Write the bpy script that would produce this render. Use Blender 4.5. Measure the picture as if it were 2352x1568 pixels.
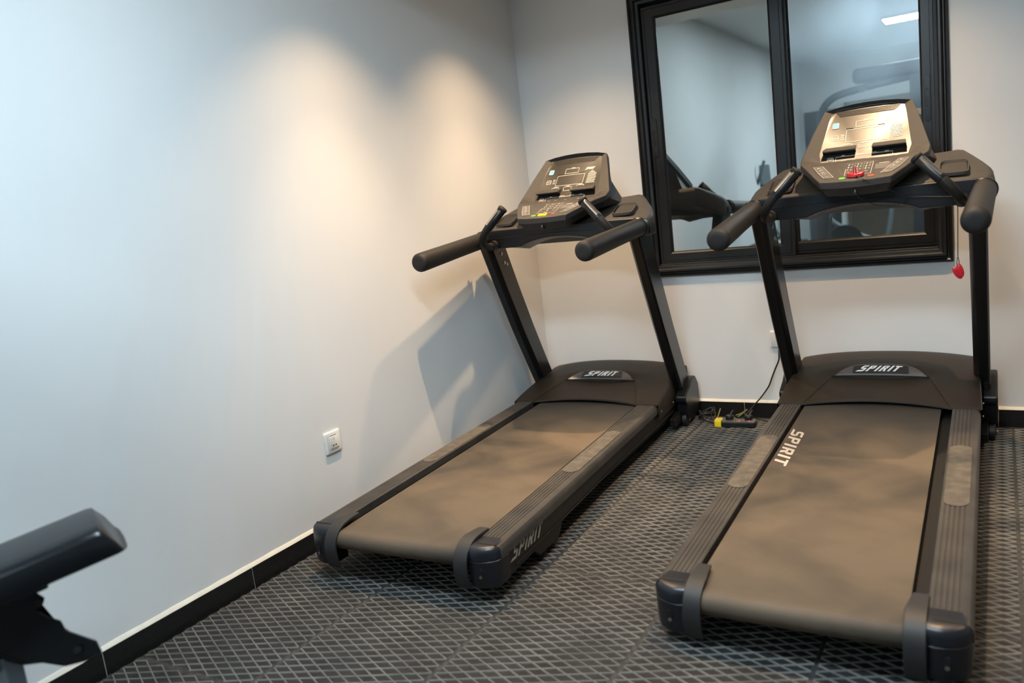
import bpy, bmesh, math, random
from mathutils import Vector, Matrix, Euler
random.seed(7)
for o in list(bpy.data.objects): bpy.data.objects.remove(o)
S = bpy.context.scene; COL = S.collection
pi = math.pi

# ---------------------------------------------------------------- camera
CAM = (2.3878, -4.2363, 1.2798); YAW, PIT, ROL, FPX = 0.5571, -0.1700, -0.1178, 1839.7
cd = bpy.data.cameras.new('camera'); cam = bpy.data.objects.new('camera', cd); COL.objects.link(cam); S.camera = cam
def cam_matrix():
    cy, sy, cp, sp, cr, sr = math.cos(YAW), math.sin(YAW), math.cos(PIT), math.sin(PIT), math.cos(ROL), math.sin(ROL)
    f = Vector((-sy*cp, cy*cp, sp)); r = Vector((cy, sy, 0)); u = r.cross(f)
    r2 = r*cr + u*sr; u2 = -r*sr + u*cr
    return Matrix(((r2.x, u2.x, -f.x, CAM[0]), (r2.y, u2.y, -f.y, CAM[1]), (r2.z, u2.z, -f.z, CAM[2]), (0, 0, 0, 1)))
CM = cam_matrix(); cam.matrix_world = CM
cd.sensor_width = 36; cd.lens = 36*FPX/2352; cd.clip_start = 0.05; cd.clip_end = 60
cd.dof.use_dof = True; cd.dof.focus_distance = 3.5; cd.dof.aperture_fstop = 1.9

# ---------------------------------------------------------------- world, exposure
w = bpy.data.worlds.new('world'); S.world = w; w.use_nodes = True
w.node_tree.nodes['Background'].inputs[0].default_value = (0.05, 0.07, 0.09, 1)
w.node_tree.nodes['Background'].inputs[1].default_value = 0.12
S.view_settings.view_transform = 'Standard'; S.view_settings.look = 'None'
S.view_settings.exposure = 0.18; S.view_settings.gamma = 1.0
try: S.view_settings.use_curve_mapping = False
except Exception: pass

# ---------------------------------------------------------------- lamps of the room
SPOTS = [(0.50, -1.68, 138), (0.50, -0.68, 140), (2.00, -0.58, 115), (2.00, -1.62, 120), (3.50, -0.60, 60), (3.50, -1.70, 110), (4.95, -0.35, 90)]
WARM = (1.0, 0.69, 0.41)
for x, y, e in SPOTS:
    for frac, ang in ((0.56, 102), (0.80, 70)):          # spill and core of each reflector lamp
        ld = bpy.data.lights.new('downlight_beam', 'SPOT'); ld.energy = e*frac; ld.color = WARM
        ld.spot_size = math.radians(ang); ld.spot_blend = 1.0; ld.shadow_soft_size = 0.014
        lo = bpy.data.objects.new('downlight_beam', ld); COL.objects.link(lo); lo.location = (x, y, 2.508)
PANELS = [(1.35, -5.52, 1.2, 0.34, 1.2), (1.00, -3.10, 1.2, 0.34, 0.60)]
PANEL_E = 95.0
COOL = (0.68, 0.87, 1.0)
# room numbers shared by everything below
SOFFIT, CEIL, YSTEP, YFAR, XR, ZF = 2.53, 2.74, -2.22, -8.0, 6.0, -0.013

# ---------------------------------------------------------------- materials
MATS = {}
def mat(name, col, rough=0.5, metal=0.0, spec=0.5, bump=0.0, bscale=200, var=0.0, vscale=4, col2=None, emit=None, estr=0, coat=0, rvar=0):
    if name in MATS: return MATS[name]
    m = bpy.data.materials.new(name); m.use_nodes = True; nt = m.node_tree; b = nt.nodes['Principled BSDF']
    b.inputs['Base Color'].default_value = (*col, 1); b.inputs['Roughness'].default_value = rough
    b.inputs['Metallic'].default_value = metal; b.inputs['Specular IOR Level'].default_value = spec
    if coat: b.inputs['Coat Weight'].default_value = coat; b.inputs['Coat Roughness'].default_value = 0.15
    tc = nt.nodes.new('ShaderNodeTexCoord')
    if var or col2:
        n = nt.nodes.new('ShaderNodeTexNoise'); n.inputs['Scale'].default_value = vscale; n.inputs['Detail'].default_value = 6; n.inputs['Roughness'].default_value = 0.6
        nt.links.new(tc.outputs['Object'], n.inputs['Vector'])
        r = nt.nodes.new('ShaderNodeValToRGB'); r.color_ramp.elements[0].position = 0.36; r.color_ramp.elements[1].position = 0.66
        c2 = col2 or tuple(min(1, c*(1+var)) for c in col); c1 = col if col2 else tuple(c*(1-var) for c in col)
        r.color_ramp.elements[0].color = (*c1, 1); r.color_ramp.elements[1].color = (*c2, 1)
        nt.links.new(n.outputs['Fac'], r.inputs['Fac']); nt.links.new(r.outputs['Color'], b.inputs['Base Color'])
        if rvar:
            mr = nt.nodes.new('ShaderNodeMapRange'); mr.inputs['To Min'].default_value = rough-rvar; mr.inputs['To Max'].default_value = rough+rvar
            nt.links.new(n.outputs['Fac'], mr.inputs['Value']); nt.links.new(mr.outputs['Result'], b.inputs['Roughness'])
    if bump:
        n2 = nt.nodes.new('ShaderNodeTexNoise'); n2.inputs['Scale'].default_value = bscale; n2.inputs['Detail'].default_value = 3
        nt.links.new(tc.outputs['Object'], n2.inputs['Vector'])
        bp = nt.nodes.new('ShaderNodeBump'); bp.inputs['Strength'].default_value = bump; bp.inputs['Distance'].default_value = 0.002
        nt.links.new(n2.outputs['Fac'], bp.inputs['Height']); nt.links.new(bp.outputs['Normal'], b.inputs['Normal'])
    if emit:
        b.inputs['Emission Color'].default_value = (*emit, 1); b.inputs['Emission Strength'].default_value = estr
    MATS[name] = m; return m

def wall_mat():
    m = mat('wall_paint', (0.60, 0.595, 0.57), 0.62, spec=0.3, bump=0.12, bscale=55)
    nt = m.node_tree; b = nt.nodes['Principled BSDF']; tc = nt.nodes.new('ShaderNodeTexCoord')
    a = nt.nodes.new('ShaderNodeTexNoise'); a.inputs['Scale'].default_value = 1.3; a.inputs['Detail'].default_value = 5
    nt.links.new(tc.outputs['Object'], a.inputs['Vector'])
    r = nt.nodes.new('ShaderNodeValToRGB'); r.color_ramp.elements[0].position = .3; r.color_ramp.elements[1].position = .7
    r.color_ramp.elements[0].color = (0.675, 0.672, 0.662, 1); r.color_ramp.elements[1].color = (0.715, 0.712, 0.70, 1)
    nt.links.new(a.outputs['Fac'], r.inputs['Fac'])
    # sparse scuffs, only low on the wall
    s = nt.nodes.new('ShaderNodeTexNoise'); s.inputs['Scale'].default_value = 26; s.inputs['Detail'].default_value = 3; s.inputs['Distortion'].default_value = 1.2
    nt.links.new(tc.outputs['Object'], s.inputs['Vector'])
    sr = nt.nodes.new('ShaderNodeValToRGB'); sr.color_ramp.elements[0].position = .735; sr.color_ramp.elements[1].position = .80
    nt.links.new(s.outputs['Fac'], sr.inputs['Fac'])
    sx = nt.nodes.new('ShaderNodeSeparateXYZ'); nt.links.new(tc.outputs['Object'], sx.inputs[0])
    mr = nt.nodes.new('ShaderNodeMapRange'); mr.inputs['From Min'].default_value = 0.9; mr.inputs['From Max'].default_value = 0.15
    mr.inputs['To Min'].default_value = 0; mr.inputs['To Max'].default_value = 0.45
    nt.links.new(sx.outputs['Z'], mr.inputs['Value'])
    mu = nt.nodes.new('ShaderNodeMath'); mu.operation = 'MULTIPLY'
    nt.links.new(sr.outputs['Color'], mu.inputs[0]); nt.links.new(mr.outputs['Result'], mu.inputs[1])
    mx = nt.nodes.new('ShaderNodeMix'); mx.data_type = 'RGBA'
    nt.links.new(mu.outputs[0], mx.inputs['Factor']); nt.links.new(r.outputs['Color'], mx.inputs['A']); mx.inputs['B'].default_value = (0.3, 0.28, 0.25, 1)
    nt.links.new(mx.outputs['Result'], b.inputs['Base Color'])
    return m
WALL = wall_mat()
CEILM = mat('ceiling_paint', (0.80, 0.79, 0.76), 0.7, bump=0.05, bscale=60)
GRANITE = mat('black_granite', (0.010, 0.010, 0.010), 0.32, var=0.5, vscale=160, bump=0.02)
CREAM = mat('cream_filler', (0.72, 0.68, 0.58), 0.6, bump=0.25, bscale=90, var=0.06, vscale=12)
UNDER = mat('floor_underlay', (0.02, 0.02, 0.02), 0.9)
MAT_BASE = mat('rubber_mat', (0.017, 0.017, 0.018), 0.62, spec=.3, var=0.35, vscale=9, bump=0.2, bscale=400)
MAT_EDGE = mat('rubber_edge', (0.042, 0.041, 0.039), 0.7, spec=.3, var=.3, vscale=30, bump=0.3, bscale=300)
MAT_RIB = mat('rubber_rib', (0.115, 0.109, 0.098), 0.72, spec=.25, col2=(0.20, 0.188, 0.165), vscale=7, bump=0.2, bscale=400)
PLAS = mat('textured_plastic', (0.011, 0.009, 0.0075), 0.47, spec=0.8, bump=1.0, bscale=800)
PLASW = mat('smooth_dark_plastic', (0.006, 0.0065, 0.008), 0.33, spec=0.4, bump=0.08, bscale=600)
HOODM = mat('hood_plastic', (0.020, 0.0145, 0.010), 0.46, spec=0.28, bump=0.25, bscale=700, var=0.15, vscale=5)
CAPM = mat('blue_grey_plastic', (0.009, 0.011, 0.016), 0.34, spec=0.5, bump=0.1, bscale=500)
STRAP = mat('grey_guard_plastic', (0.022, 0.021, 0.021), 0.55, bump=0.1, bscale=300)
STEEL = mat('black_painted_steel', (0.006, 0.006, 0.006), 0.26, spec=0.45, bump=0.03, bscale=200)
SILL = mat('frame_steel', (0.006, 0.006, 0.0055), 0.42, spec=0.4, bump=0.05, bscale=200)
FOAM = mat('foam_grip', (0.009, 0.008, 0.0075), 0.55, spec=0.35, bump=0.35, bscale=900)
RAILM = mat('rail_plastic', (0.030, 0.028, 0.026), 0.5, col2=(0.060, 0.053, 0.046), vscale=6, bump=0.2, bscale=500)
PATCH = mat('anti_slip_patch', (0.065, 0.057, 0.047), 0.8, col2=(0.115, 0.098, 0.078), vscale=25, bump=0.8, bscale=450)
CHROME = mat('brushed_steel', (0.62, 0.60, 0.57), 0.25, metal=1.0)
SCREW = mat('zinc_screw', (0.45, 0.44, 0.42), 0.3, metal=1.0)
PRINTM = mat('pale_print', (0.62, 0.60, 0.55), 0.5)
PRINTG = mat('grey_print', (0.28, 0.27, 0.26), 0.5)
OVER = mat('overlay_film', (0.009, 0.008, 0.007), 0.32, spec=0.75, bump=0.04, bscale=300)
GREYK = mat('grey_key_film', (0.10, 0.095, 0.09), 0.35)
BADGE = mat('badge_silver', (0.16, 0.15, 0.145), 0.34, metal=0.55)
BADGED = mat('badge_dark', (0.035, 0.032, 0.032), 0.25)
WHITEL = mat('white_lettering', (0.80, 0.79, 0.76), 0.4)
BLACK = mat('deep_black', (0.004, 0.004, 0.004), 0.7)
RED = mat('red_plastic', (0.42, 0.008, 0.018), 0.28, spec=0.6)
GREEN = mat('green_key', (0.10, 0.42, 0.03), 0.4)
YELLOW = mat('yellow_plastic', (0.85, 0.62, 0.01), 0.4)
REDKEY = mat('faded_red_key', (0.30, 0.05, 0.03), 0.4)
LCD = mat('blue_lit_key', (0.08, 0.30, 0.42), 0.4, emit=(0.16, 0.55, 0.85), estr=0.45)
ALU = mat('bronze_window_frame', (0.012, 0.012, 0.0125), 0.38, metal=0.2, spec=0.5, bump=0.04, bscale=150, var=0.2, vscale=7)
WHITEP = mat('white_socket_plastic', (0.72, 0.70, 0.67), 0.35)
CABLE = mat('black_cable', (0.012, 0.012, 0.012), 0.45)
CABLEG = mat('green_yellow_cable', (0.16, 0.17, 0.03), 0.5)
REDLED = mat('red_neon', (0.5, 0.02, 0.04), 0.4, emit=(1, 0.05, 0.12), estr=1.5)
PADM = mat('black_vinyl', (0.006, 0.007, 0.009), 0.28, spec=0.35, bump=0.1, bscale=120)
GREYM = mat('grey_painted_tube', (0.12, 0.14, 0.155), 0.4)
FRAMEG = mat('blue_grey_gym_frame', (0.014, 0.02, 0.032), 0.5)

def belt_mat(name, c1, c2):
    m = mat(name, c1, 0.62, spec=0.35)
    nt = m.node_tree; b = nt.nodes['Principled BSDF']; tc = nt.nodes.new('ShaderNodeTexCoord')
    n = nt.nodes.new('ShaderNodeTexNoise'); n.inputs['Scale'].default_value = 2.6; n.inputs['Detail'].default_value = 5; n.inputs['Distortion'].default_value = 0.25
    mp = nt.nodes.new('ShaderNodeMapping'); mp.inputs['Scale'].default_value = (1.0, 1.15, 1); mp.inputs['Rotation'].default_value = (0, 0, 0.5)
    nt.links.new(tc.outputs['Object'], mp.inputs[0]); nt.links.new(mp.outputs[0], n.inputs['Vector'])
    r = nt.nodes.new('ShaderNodeValToRGB'); r.color_ramp.elements[0].position = .34; r.color_ramp.elements[1].position = .64
    r.color_ramp.elements[0].color = (*c1, 1); r.color_ramp.elements[1].color = (*c2, 1)
    nt.links.new(n.outputs['Fac'], r.inputs['Fac'])
    # woven cross hatch
    ws = []
    for ang in (0.785, -0.785):
        wv = nt.nodes.new('ShaderNodeTexWave'); wv.inputs['Scale'].default_value = 130
        mq = nt.nodes.new('ShaderNodeMapping'); mq.inputs['Rotation'].default_value = (0, 0, ang)
        nt.links.new(tc.outputs['Object'], mq.inputs[0]); nt.links.new(mq.outputs[0], wv.inputs['Vector']); ws.append(wv)
    mu = nt.nodes.new('ShaderNodeMath'); mu.operation = 'MULTIPLY'; nt.links.new(ws[0].outputs['Fac'], mu.inputs[0]); nt.links.new(ws[1].outputs['Fac'], mu.inputs[1])
    bp = nt.nodes.new('ShaderNodeBump'); bp.inputs['Strength'].default_value = 0.35; bp.inputs['Distance'].default_value = 0.0008
    nt.links.new(mu.outputs[0], bp.inputs['Height']); nt.links.new(bp.outputs['Normal'], b.inputs['Normal'])
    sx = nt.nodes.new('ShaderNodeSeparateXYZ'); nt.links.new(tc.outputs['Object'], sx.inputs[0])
    # walking zone is dusty; toward the hood less dust, plus shade painted in
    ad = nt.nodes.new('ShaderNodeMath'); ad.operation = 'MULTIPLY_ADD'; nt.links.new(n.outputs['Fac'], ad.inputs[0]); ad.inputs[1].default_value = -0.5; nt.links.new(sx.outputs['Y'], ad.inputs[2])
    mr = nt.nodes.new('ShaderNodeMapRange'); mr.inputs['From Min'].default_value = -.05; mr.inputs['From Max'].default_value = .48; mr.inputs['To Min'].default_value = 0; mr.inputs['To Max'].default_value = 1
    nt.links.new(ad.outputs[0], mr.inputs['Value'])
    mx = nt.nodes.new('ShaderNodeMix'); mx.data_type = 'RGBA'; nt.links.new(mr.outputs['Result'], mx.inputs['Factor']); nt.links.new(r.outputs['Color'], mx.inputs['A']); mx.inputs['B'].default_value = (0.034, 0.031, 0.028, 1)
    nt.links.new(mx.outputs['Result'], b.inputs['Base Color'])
    return m
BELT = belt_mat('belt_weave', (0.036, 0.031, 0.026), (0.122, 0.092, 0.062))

def glass_mat(name, haze):
    m = bpy.data.materials.new(name); m.use_nodes = True; nt = m.node_tree; nt.nodes.clear()
    out = nt.nodes.new('ShaderNodeOutputMaterial'); tc = nt.nodes.new('ShaderNodeTexCoord')
    g = nt.nodes.new('ShaderNodeBsdfGlossy'); g.inputs['Color'].default_value = (0.92, 0.93, 0.88, 1); g.inputs['Roughness'].default_value = 0.004
    g2 = nt.nodes.new('ShaderNodeBsdfGlossy'); g2.inputs['Color'].default_value = (0.75, 0.85, 0.9, 1); g2.inputs['Roughness'].default_value = 0.28
    t = nt.nodes.new('ShaderNodeBsdfTransparent'); t.inputs['Color'].default_value = (0.35, 0.4, 0.4, 1)
    m1 = nt.nodes.new('ShaderNodeMixShader'); m1.inputs[0].default_value = 0.57
    nt.links.new(t.outputs[0], m1.inputs[1]); nt.links.new(g.outputs[0], m1.inputs[2])
    n = nt.nodes.new('ShaderNodeTexNoise'); n.inputs['Scale'].default_value = 3.0; n.inputs['Detail'].default_value = 7
    nt.links.new(tc.outputs['Object'], n.inputs['Vector'])
    mr = nt.nodes.new('ShaderNodeMapRange'); mr.inputs['From Min'].default_value = .35; mr.inputs['From Max'].default_value = .7
    mr.inputs['To Min'].default_value = haze*0.4; mr.inputs['To Max'].default_value = haze
    nt.links.new(n.outputs['Fac'], mr.inputs['Value'])
    m2 = nt.nodes.new('ShaderNodeMixShader'); nt.links.new(mr.outputs['Result'], m2.inputs[0])
    nt.links.new(m1.outputs[0], m2.inputs[1]); nt.links.new(g2.outputs[0], m2.inputs[2])
    nt.links.new(m2.outputs[0], out.inputs[0]); return m
GLASS_L = glass_mat('reflective_glass', 0.03); GLASS_R = glass_mat('dusty_reflective_glass', 0.22)

# ---------------------------------------------------------------- mesh helpers
def link(o, parent=None):
    COL.objects.link(o)
    if parent is not None: o.parent = parent
    return o
def finish(me, ang=35):
    bm = bmesh.new(); bm.from_mesh(me)
    bmesh.ops.recalc_face_normals(bm, faces=bm.faces)
    for f in bm.faces: f.smooth = True
    for e in bm.edges:
        if len(e.link_faces) == 2:
            if e.calc_face_angle(0) > math.radians(ang): e.smooth = False
    bm.to_mesh(me); bm.free()
def ob(name, vs, fs, m, parent=None, bevel=0, seg=2, ang=35, merge=False, mi=None):
    me = bpy.data.meshes.new(name); me.from_pydata([tuple(v) for v in vs], [], fs)
    mm = m if isinstance(m, (list, tuple)) else [m]
    for x in mm: me.materials.append(x)
    if mi:
        for p, i in zip(me.polygons, mi): p.material_index = i
    if merge:
        bm = bmesh.new(); bm.from_mesh(me); bmesh.ops.remove_doubles(bm, verts=bm.verts, dist=1e-5); bm.to_mesh(me); bm.free()
    finish(me, ang)
    o = link(bpy.data.objects.new(name, me), parent)
    if bevel:
        b = o.modifiers.new('bevel', 'BEVEL'); b.width = bevel; b.segments = seg; b.limit_method = 'ANGLE'; b.angle_limit = math.radians(30); b.harden_normals = True
    return o
class G:
    """collects pieces for ONE mesh"""
    def __init__(s): s.v = []; s.f = []; s.mi = []
    def add(s, vs, fs, mi=0):
        n = len(s.v); s.v += [tuple(v) for v in vs]; s.f += [tuple(i+n for i in f) for f in fs]; s.mi += [mi]*len(fs); return s
    def box(s, a, b, mi=0):
        x0, y0, z0 = a; x1, y1, z1 = b
        return s.add([(x0,y0,z0),(x1,y0,z0),(x1,y1,z0),(x0,y1,z0),(x0,y0,z1),(x1,y0,z1),(x1,y1,z1),(x0,y1,z1)],
                     [(0,3,2,1),(4,5,6,7),(0,1,5,4),(1,2,6,5),(2,3,7,6),(3,0,4,7)], mi)
    def rings(s, rs, closed=True, cap=True, mi=0):
        n = len(rs[0]); vs = [p for r in rs for p in r]; fs = []
        for k in range(len(rs)-1):
            for i in range(n if closed else n-1):
                j = (i+1) % n; fs.append((k*n+i, k*n+j, (k+1)*n+j, (k+1)*n+i))
        if cap: fs.append(tuple(range(n))[::-1]); fs.append(tuple(range((len(rs)-1)*n, len(rs)*n)))
        return s.add(vs, fs, mi)
    def tube(s, pts, r, n=12, mi=0, cap=True, up=None):
        pts = [Vector(p) for p in pts]; rs = []
        rr = r if isinstance(r, (list, tuple)) else [r]*len(pts)
        prev = None
        for i, p in enumerate(pts):
            d = (pts[min(i+1, len(pts)-1)] - pts[max(i-1, 0)]).normalized()
            if prev is None: a = d.orthogonal().normalized()
            else: a = (prev - d*prev.dot(d)).normalized()
            prev = a; b = d.cross(a)
            rs.append([p + (a*math.cos(2*pi*k/n) + b*math.sin(2*pi*k/n))*rr[i] for k in range(n)])
        return s.rings(rs, cap=cap, mi=mi)
    def prism(s, poly, axis, a, b, mi=0):
        """extrude a 2-D polygon along an axis"""
        def P(p, t): return {0: (t, p[0], p[1]), 1: (p[0], t, p[1]), 2: (p[0], p[1], t)}[axis]
        return s.rings([[P(p, a) for p in poly], [P(p, b) for p in poly]], mi=mi)
    def out(s, name, m, parent=None, **k):
        return ob(name, s.v, s.f, m, parent, mi=s.mi if isinstance(m, (list, tuple)) else None, **k)
def smooth_path(pts, n=6):
    """Catmull-Rom"""
    P = [Vector(p) for p in pts]; out = []
    for i in range(len(P)-1):
        p0, p1, p2, p3 = P[max(i-1, 0)], P[i], P[i+1], P[min(i+2, len(P)-1)]
        for k in range(n):
            t = k/n
            out.append(0.5*((2*p1) + (p2-p0)*t + (2*p0-5*p1+4*p2-p3)*t*t + (3*p1-p0-3*p2+p3)*t**3))
    out.append(P[-1]); return out
def empty(name, loc=(0,0,0), parent=None):
    o = bpy.data.objects.new(name, None); o.location = loc; o.empty_display_size = 0.1; return link(o, parent)
def tag(o, label=None, cat=None, group=None, kind=None):
    if label: o['label'] = label
    if cat: o['category'] = cat
    if group: o['group'] = group
    if kind: o['kind'] = kind
    return o
def text_verts(txt, shear=0.0, offset=0.0, sp=1.0, extrude=0.0):
    c = bpy.data.curves.new('t', 'FONT'); c.body = txt; c.size = 1; c.shear = shear; c.offset = offset; c.space_character = sp; c.extrude = extrude; c.resolution_u = 3
    o = bpy.data.objects.new('t', c); COL.objects.link(o)
    dg = bpy.context.evaluated_depsgraph_get(); me = bpy.data.meshes.new_from_object(o.evaluated_get(dg))
    vs = [v.co.copy() for v in me.vertices]; fs = [tuple(p.vertices) for p in me.polygons]
    bpy.data.objects.remove(o); bpy.data.curves.remove(c); bpy.data.meshes.remove(me)
    xs = [v.x for v in vs]; ys = [v.y for v in vs]; x0, x1, y0, y1 = min(xs), max(xs), min(ys), max(ys)
    return [((v.x-x0)/(x1-x0), (v.y-y0)/(y1-y0), v.z) for v in vs], fs
_TC = {}
def text_on(g, txt, fn, u0, v0, du, dv, shear=0.0, offset=0.0, mi=0, sp=1.0):
    """text mapped on a surface: fn(u, v) -> point; (u0,v0) lower left, size du x dv"""
    k = (txt, shear, offset, sp)
    if k not in _TC: _TC[k] = text_verts(txt, shear, offset, sp)
    vs, fs = _TC[k]
    g.add([fn(u0+a*du, v0+b*dv) for a, b, c in vs], fs, mi)
def stroke_SPIRIT(fn, g, u0, v0, du, dv, slant=0.35, t=0.2, mi=0):
    """the wide slanted capitals of the lettering on the machines, cut from bars"""
    H = 1.0; W = 0.62; gap = 0.20; x = 0; polys = []
    def bar(x0, y0, x1, y1): polys.append([(x+x0, y0), (x+x1, y0), (x+x1, y1), (x+x0, y1)])
    def P(*p): polys.append([(x+a, b) for a, b in p])
    tw = t*1.05
    def Sx():
        P((.10,1),(W,1),(W-.04,1-t),(.16,1-t)); P((0,.9),(.10,1),(.16,1-t),(tw,.78)); P((0,.62),(0,.9),(tw,.78),(tw,.66))
        P((0,.62),(tw,.66),(.22,.60),(W-.10,.60),(W-.05,.50),(W-.12,.40),(.10,.42)); P((W-.12,.60),(W,.48),(W,.38),(W-tw,.34),(W-tw,.40))
        P((W,.42),(W,.12),(W-tw,.2),(W-tw,.38)); P((W,.12),(W-.1,0),(W-.16,t),(W-tw,.22)); P((-.16,0),(W-.1,0),(W-.16,t),(-.02,t))
    def Px():
        bar(0, 0, tw, 1); P((tw,1),(W-.08,1),(W-.14,1-t),(tw,1-t)); P((W-.08,1),(W,.9),(W-tw,.78),(W-.14,1-t)); bar(W-tw, .50, W, .9)
        P((W,.5),(W-.1,.38),(W-.14,.38+t),(W-tw,.58)); bar(tw, .38, W-.1, .38+t)
    Sx(); x += W+gap*.8; Px(); x += W+gap; bar(0, 0, tw, 1); x += tw+gap
    Px(); P((tw+.08,.38),(tw+.30,.38),(W+.04,0),(W-.20,0)); x += W+gap; bar(0, 0, tw, 1); x += tw+gap*.7
    bar(0, 1-t, W, 1); bar(W/2-tw/2, 0, W/2+tw/2, 1-t); x += W
    L = x
    for p in polys:
        q = [((a+slant*b)/(L+slant), b) for a, b in p]
        g.add([fn(u0+a*du, v0+b*dv) for a, b in q], [tuple(range(len(q)))], mi)
def ribbon(g, pts, w, fn, closed=False, mi=0):
    """thin flat line on a surface; pts in surface coordinates"""
    n = len(pts); segs = [(pts[i], pts[(i+1) % n]) for i in range(n if closed else n-1)]
    for (a, b) in segs:
        dx, dy = b[0]-a[0], b[1]-a[1]; l = math.hypot(dx, dy)
        if l < 1e-6: continue
        nx, ny = -dy/l*w/2, dx/l*w/2; ex, ey = dx/l*w/2, dy/l*w/2
        q = [(a[0]-ex+nx, a[1]-ey+ny), (a[0]-ex-nx, a[1]-ey-ny), (b[0]+ex-nx, b[1]+ey-ny), (b[0]+ex+nx, b[1]+ey+ny)]
        g.add([fn(*p) for p in q], [(0, 1, 2, 3)], mi)
def rrect(x0, x1, y0, y1, r, n=3):
    out = []
    for cx, cy, a0 in ((x1-r, y1-r, 0), (x0+r, y1-r, 90), (x0+r, y0+r, 180), (x1-r, y0+r, 270)):
        for k in range(n+1):
            a = math.radians(a0+90*k/n); out.append((cx+r*math.cos(a), cy+r*math.sin(a)))
    return out

# ================================================================= THE SETTING
WY0, WY1 = 0.0, 0.20
WX0, WX1, WZ0, WZ1 = 0.755, 2.160, 0.815, 2.24      # hole in the back wall
def struct(o): o['kind'] = 'structure'; return o
struct(G().box((-0.15, YFAR, ZF), (0, 0.2, CEIL+.1)).out('wall_left', WALL))
g = G(); g.box((0, WY0, ZF), (WX0, WY1, CEIL+.1)); g.box((WX1, WY0, ZF), (XR, WY1, CEIL+.1)); g.box((WX0, WY0, ZF), (WX1, WY1, WZ0)); g.box((WX0, WY0, WZ1), (WX1, WY1, CEIL+.1))
struct(g.out('wall_back', WALL))
struct(G().box((XR, YFAR, ZF), (XR+.15, 0.2, CEIL+.1)).out('wall_right', WALL))
struct(G().box((-.15, YFAR-.15, ZF), (XR+.15, YFAR, CEIL+.1)).out('wall_front', WALL))
struct(G().box((0, YFAR, CEIL), (XR, YSTEP, CEIL+.1)).out('ceiling', CEILM))
struct(G().box((0, YSTEP, SOFFIT), (XR, 0, CEIL+.1)).out('trim_1', CEILM))
floor = struct(G().box((0, YFAR, ZF-.1), (XR, 0, ZF)).out('floor', UNDER))

# --- interlocking rubber tiles with raised diamond ribs (one shared mesh)
TW, TH = 0.479, 0.947
def tile_mesh():
    g = G(); pt = 0.0479; d = 0.0065; gp = 0.0006
    def wave(L):
        n = round(L/pt); out = []
        for i in range(n):
            for a, h in ((0, 0), (.10, 1), (.38, 1), (.62, -1), (.90, -1)): out.append(((i+a)*L/n, h*d))
        return out
    poly = [(s, h+gp) for s, h in wave(TW)]
    poly += [(TW+h-gp, s) for s, h in wave(TH)]
    poly += [(s, TH+h-gp) for s, h in [(TW, 0)] + wave(TW)[::-1][:-1]]
    poly += [(h+gp, s) for s, h in [(TH, 0)] + wave(TH)[::-1][:-1]]
    q = .0095; inn = [(min(TW-q, max(q, x)), min(TH-q, max(q, y)), .0096) for x, y in poly]
    g.rings([[(x, y, 0) for x, y in poly], [(x, y, 0.0096) for x, y in poly], inn], cap=False, mi=2)
    g.add([(q, q, .0096), (TW-q, q, .0096), (TW-q, TH-q, .0096), (q, TH-q, .0096)], [(0, 1, 2, 3)], 0)
    m, cs, mg = 0.463, 0.0365, 0.0065
    for sg in (1, -1):
        k = -40
        while k < 60:
            c = k*cs + .009; k += 1
            xa, xb = mg, TW-mg; ya, yb = sg*m*xa+c, sg*m*xb+c
            lo, hi = mg, TH-mg
            # clip
            def cl(x0, y0, x1, y1):
                t0, t1 = 0.0, 1.0; dy = y1-y0
                for q, lim in ((1, lo), (-1, hi)):
                    f0, f1 = q*(y0-lim), q*(y1-lim)
                    if f0 < 0 and f1 < 0: return None
                    if f0 < 0: t0 = max(t0, f0/(f0-f1))
                    if f1 < 0: t1 = min(t1, f0/(f0-f1))
                if t1-t0 < .02: return None
                return (x0+(x1-x0)*t0, y0+dy*t0, x0+(x1-x0)*t1, y0+dy*t1)
            r = cl(xa, ya, xb, yb)
            if not r: continue
            x0, y0, x1, y1 = r; L = math.hypot(x1-x0, y1-y0); nx, ny = -(y1-y0)/L, (x1-x0)/L
            a, b = 0.0027, 0.0013
            z1 = 0.0130 if sg > 0 else 0.0129
            prof = [(-a, .0095), (-b, z1), (b, z1), (a, .0095)]
            g.rings([[(x0+nx*s, y0+ny*s, z) for s, z in prof], [(x1+nx*s, y1+ny*s, z) for s, z in prof]], mi=1)
    me = bpy.data.meshes.new('tile'); me.from_pydata(g.v, [], g.f); me.materials.append(MAT_BASE); me.materials.append(MAT_RIB); me.materials.append(MAT_EDGE)
    for p, i in zip(me.polygons, g.mi): p.material_index = i
    bm = bmesh.new(); bm.from_mesh(me); bmesh.ops.dissolve_degenerate(bm, dist=1e-6, edges=bm.edges); bm.to_mesh(me); bm.free()
    finish(me, 30); return me
TM_ = tile_mesh()
XS = [0.030, 0.510, 1.002, 1.488, 1.963, 2.430, 2.905, 3.38, 3.86, 4.34, 4.82, 5.30, 5.78]
YS = [-0.063 - 0.947*k for k in range(8)]
for i in range(len(XS)-1):
    for j in range(len(YS)-1):
        o = bpy.data.objects.new('tile', TM_); link(o, floor)
        o.location = (XS[i], YS[j+1], ZF+0.0002*((i*3+j*5) % 3)); o.scale = ((XS[i+1]-XS[i])/TW, 1, 1)

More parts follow.
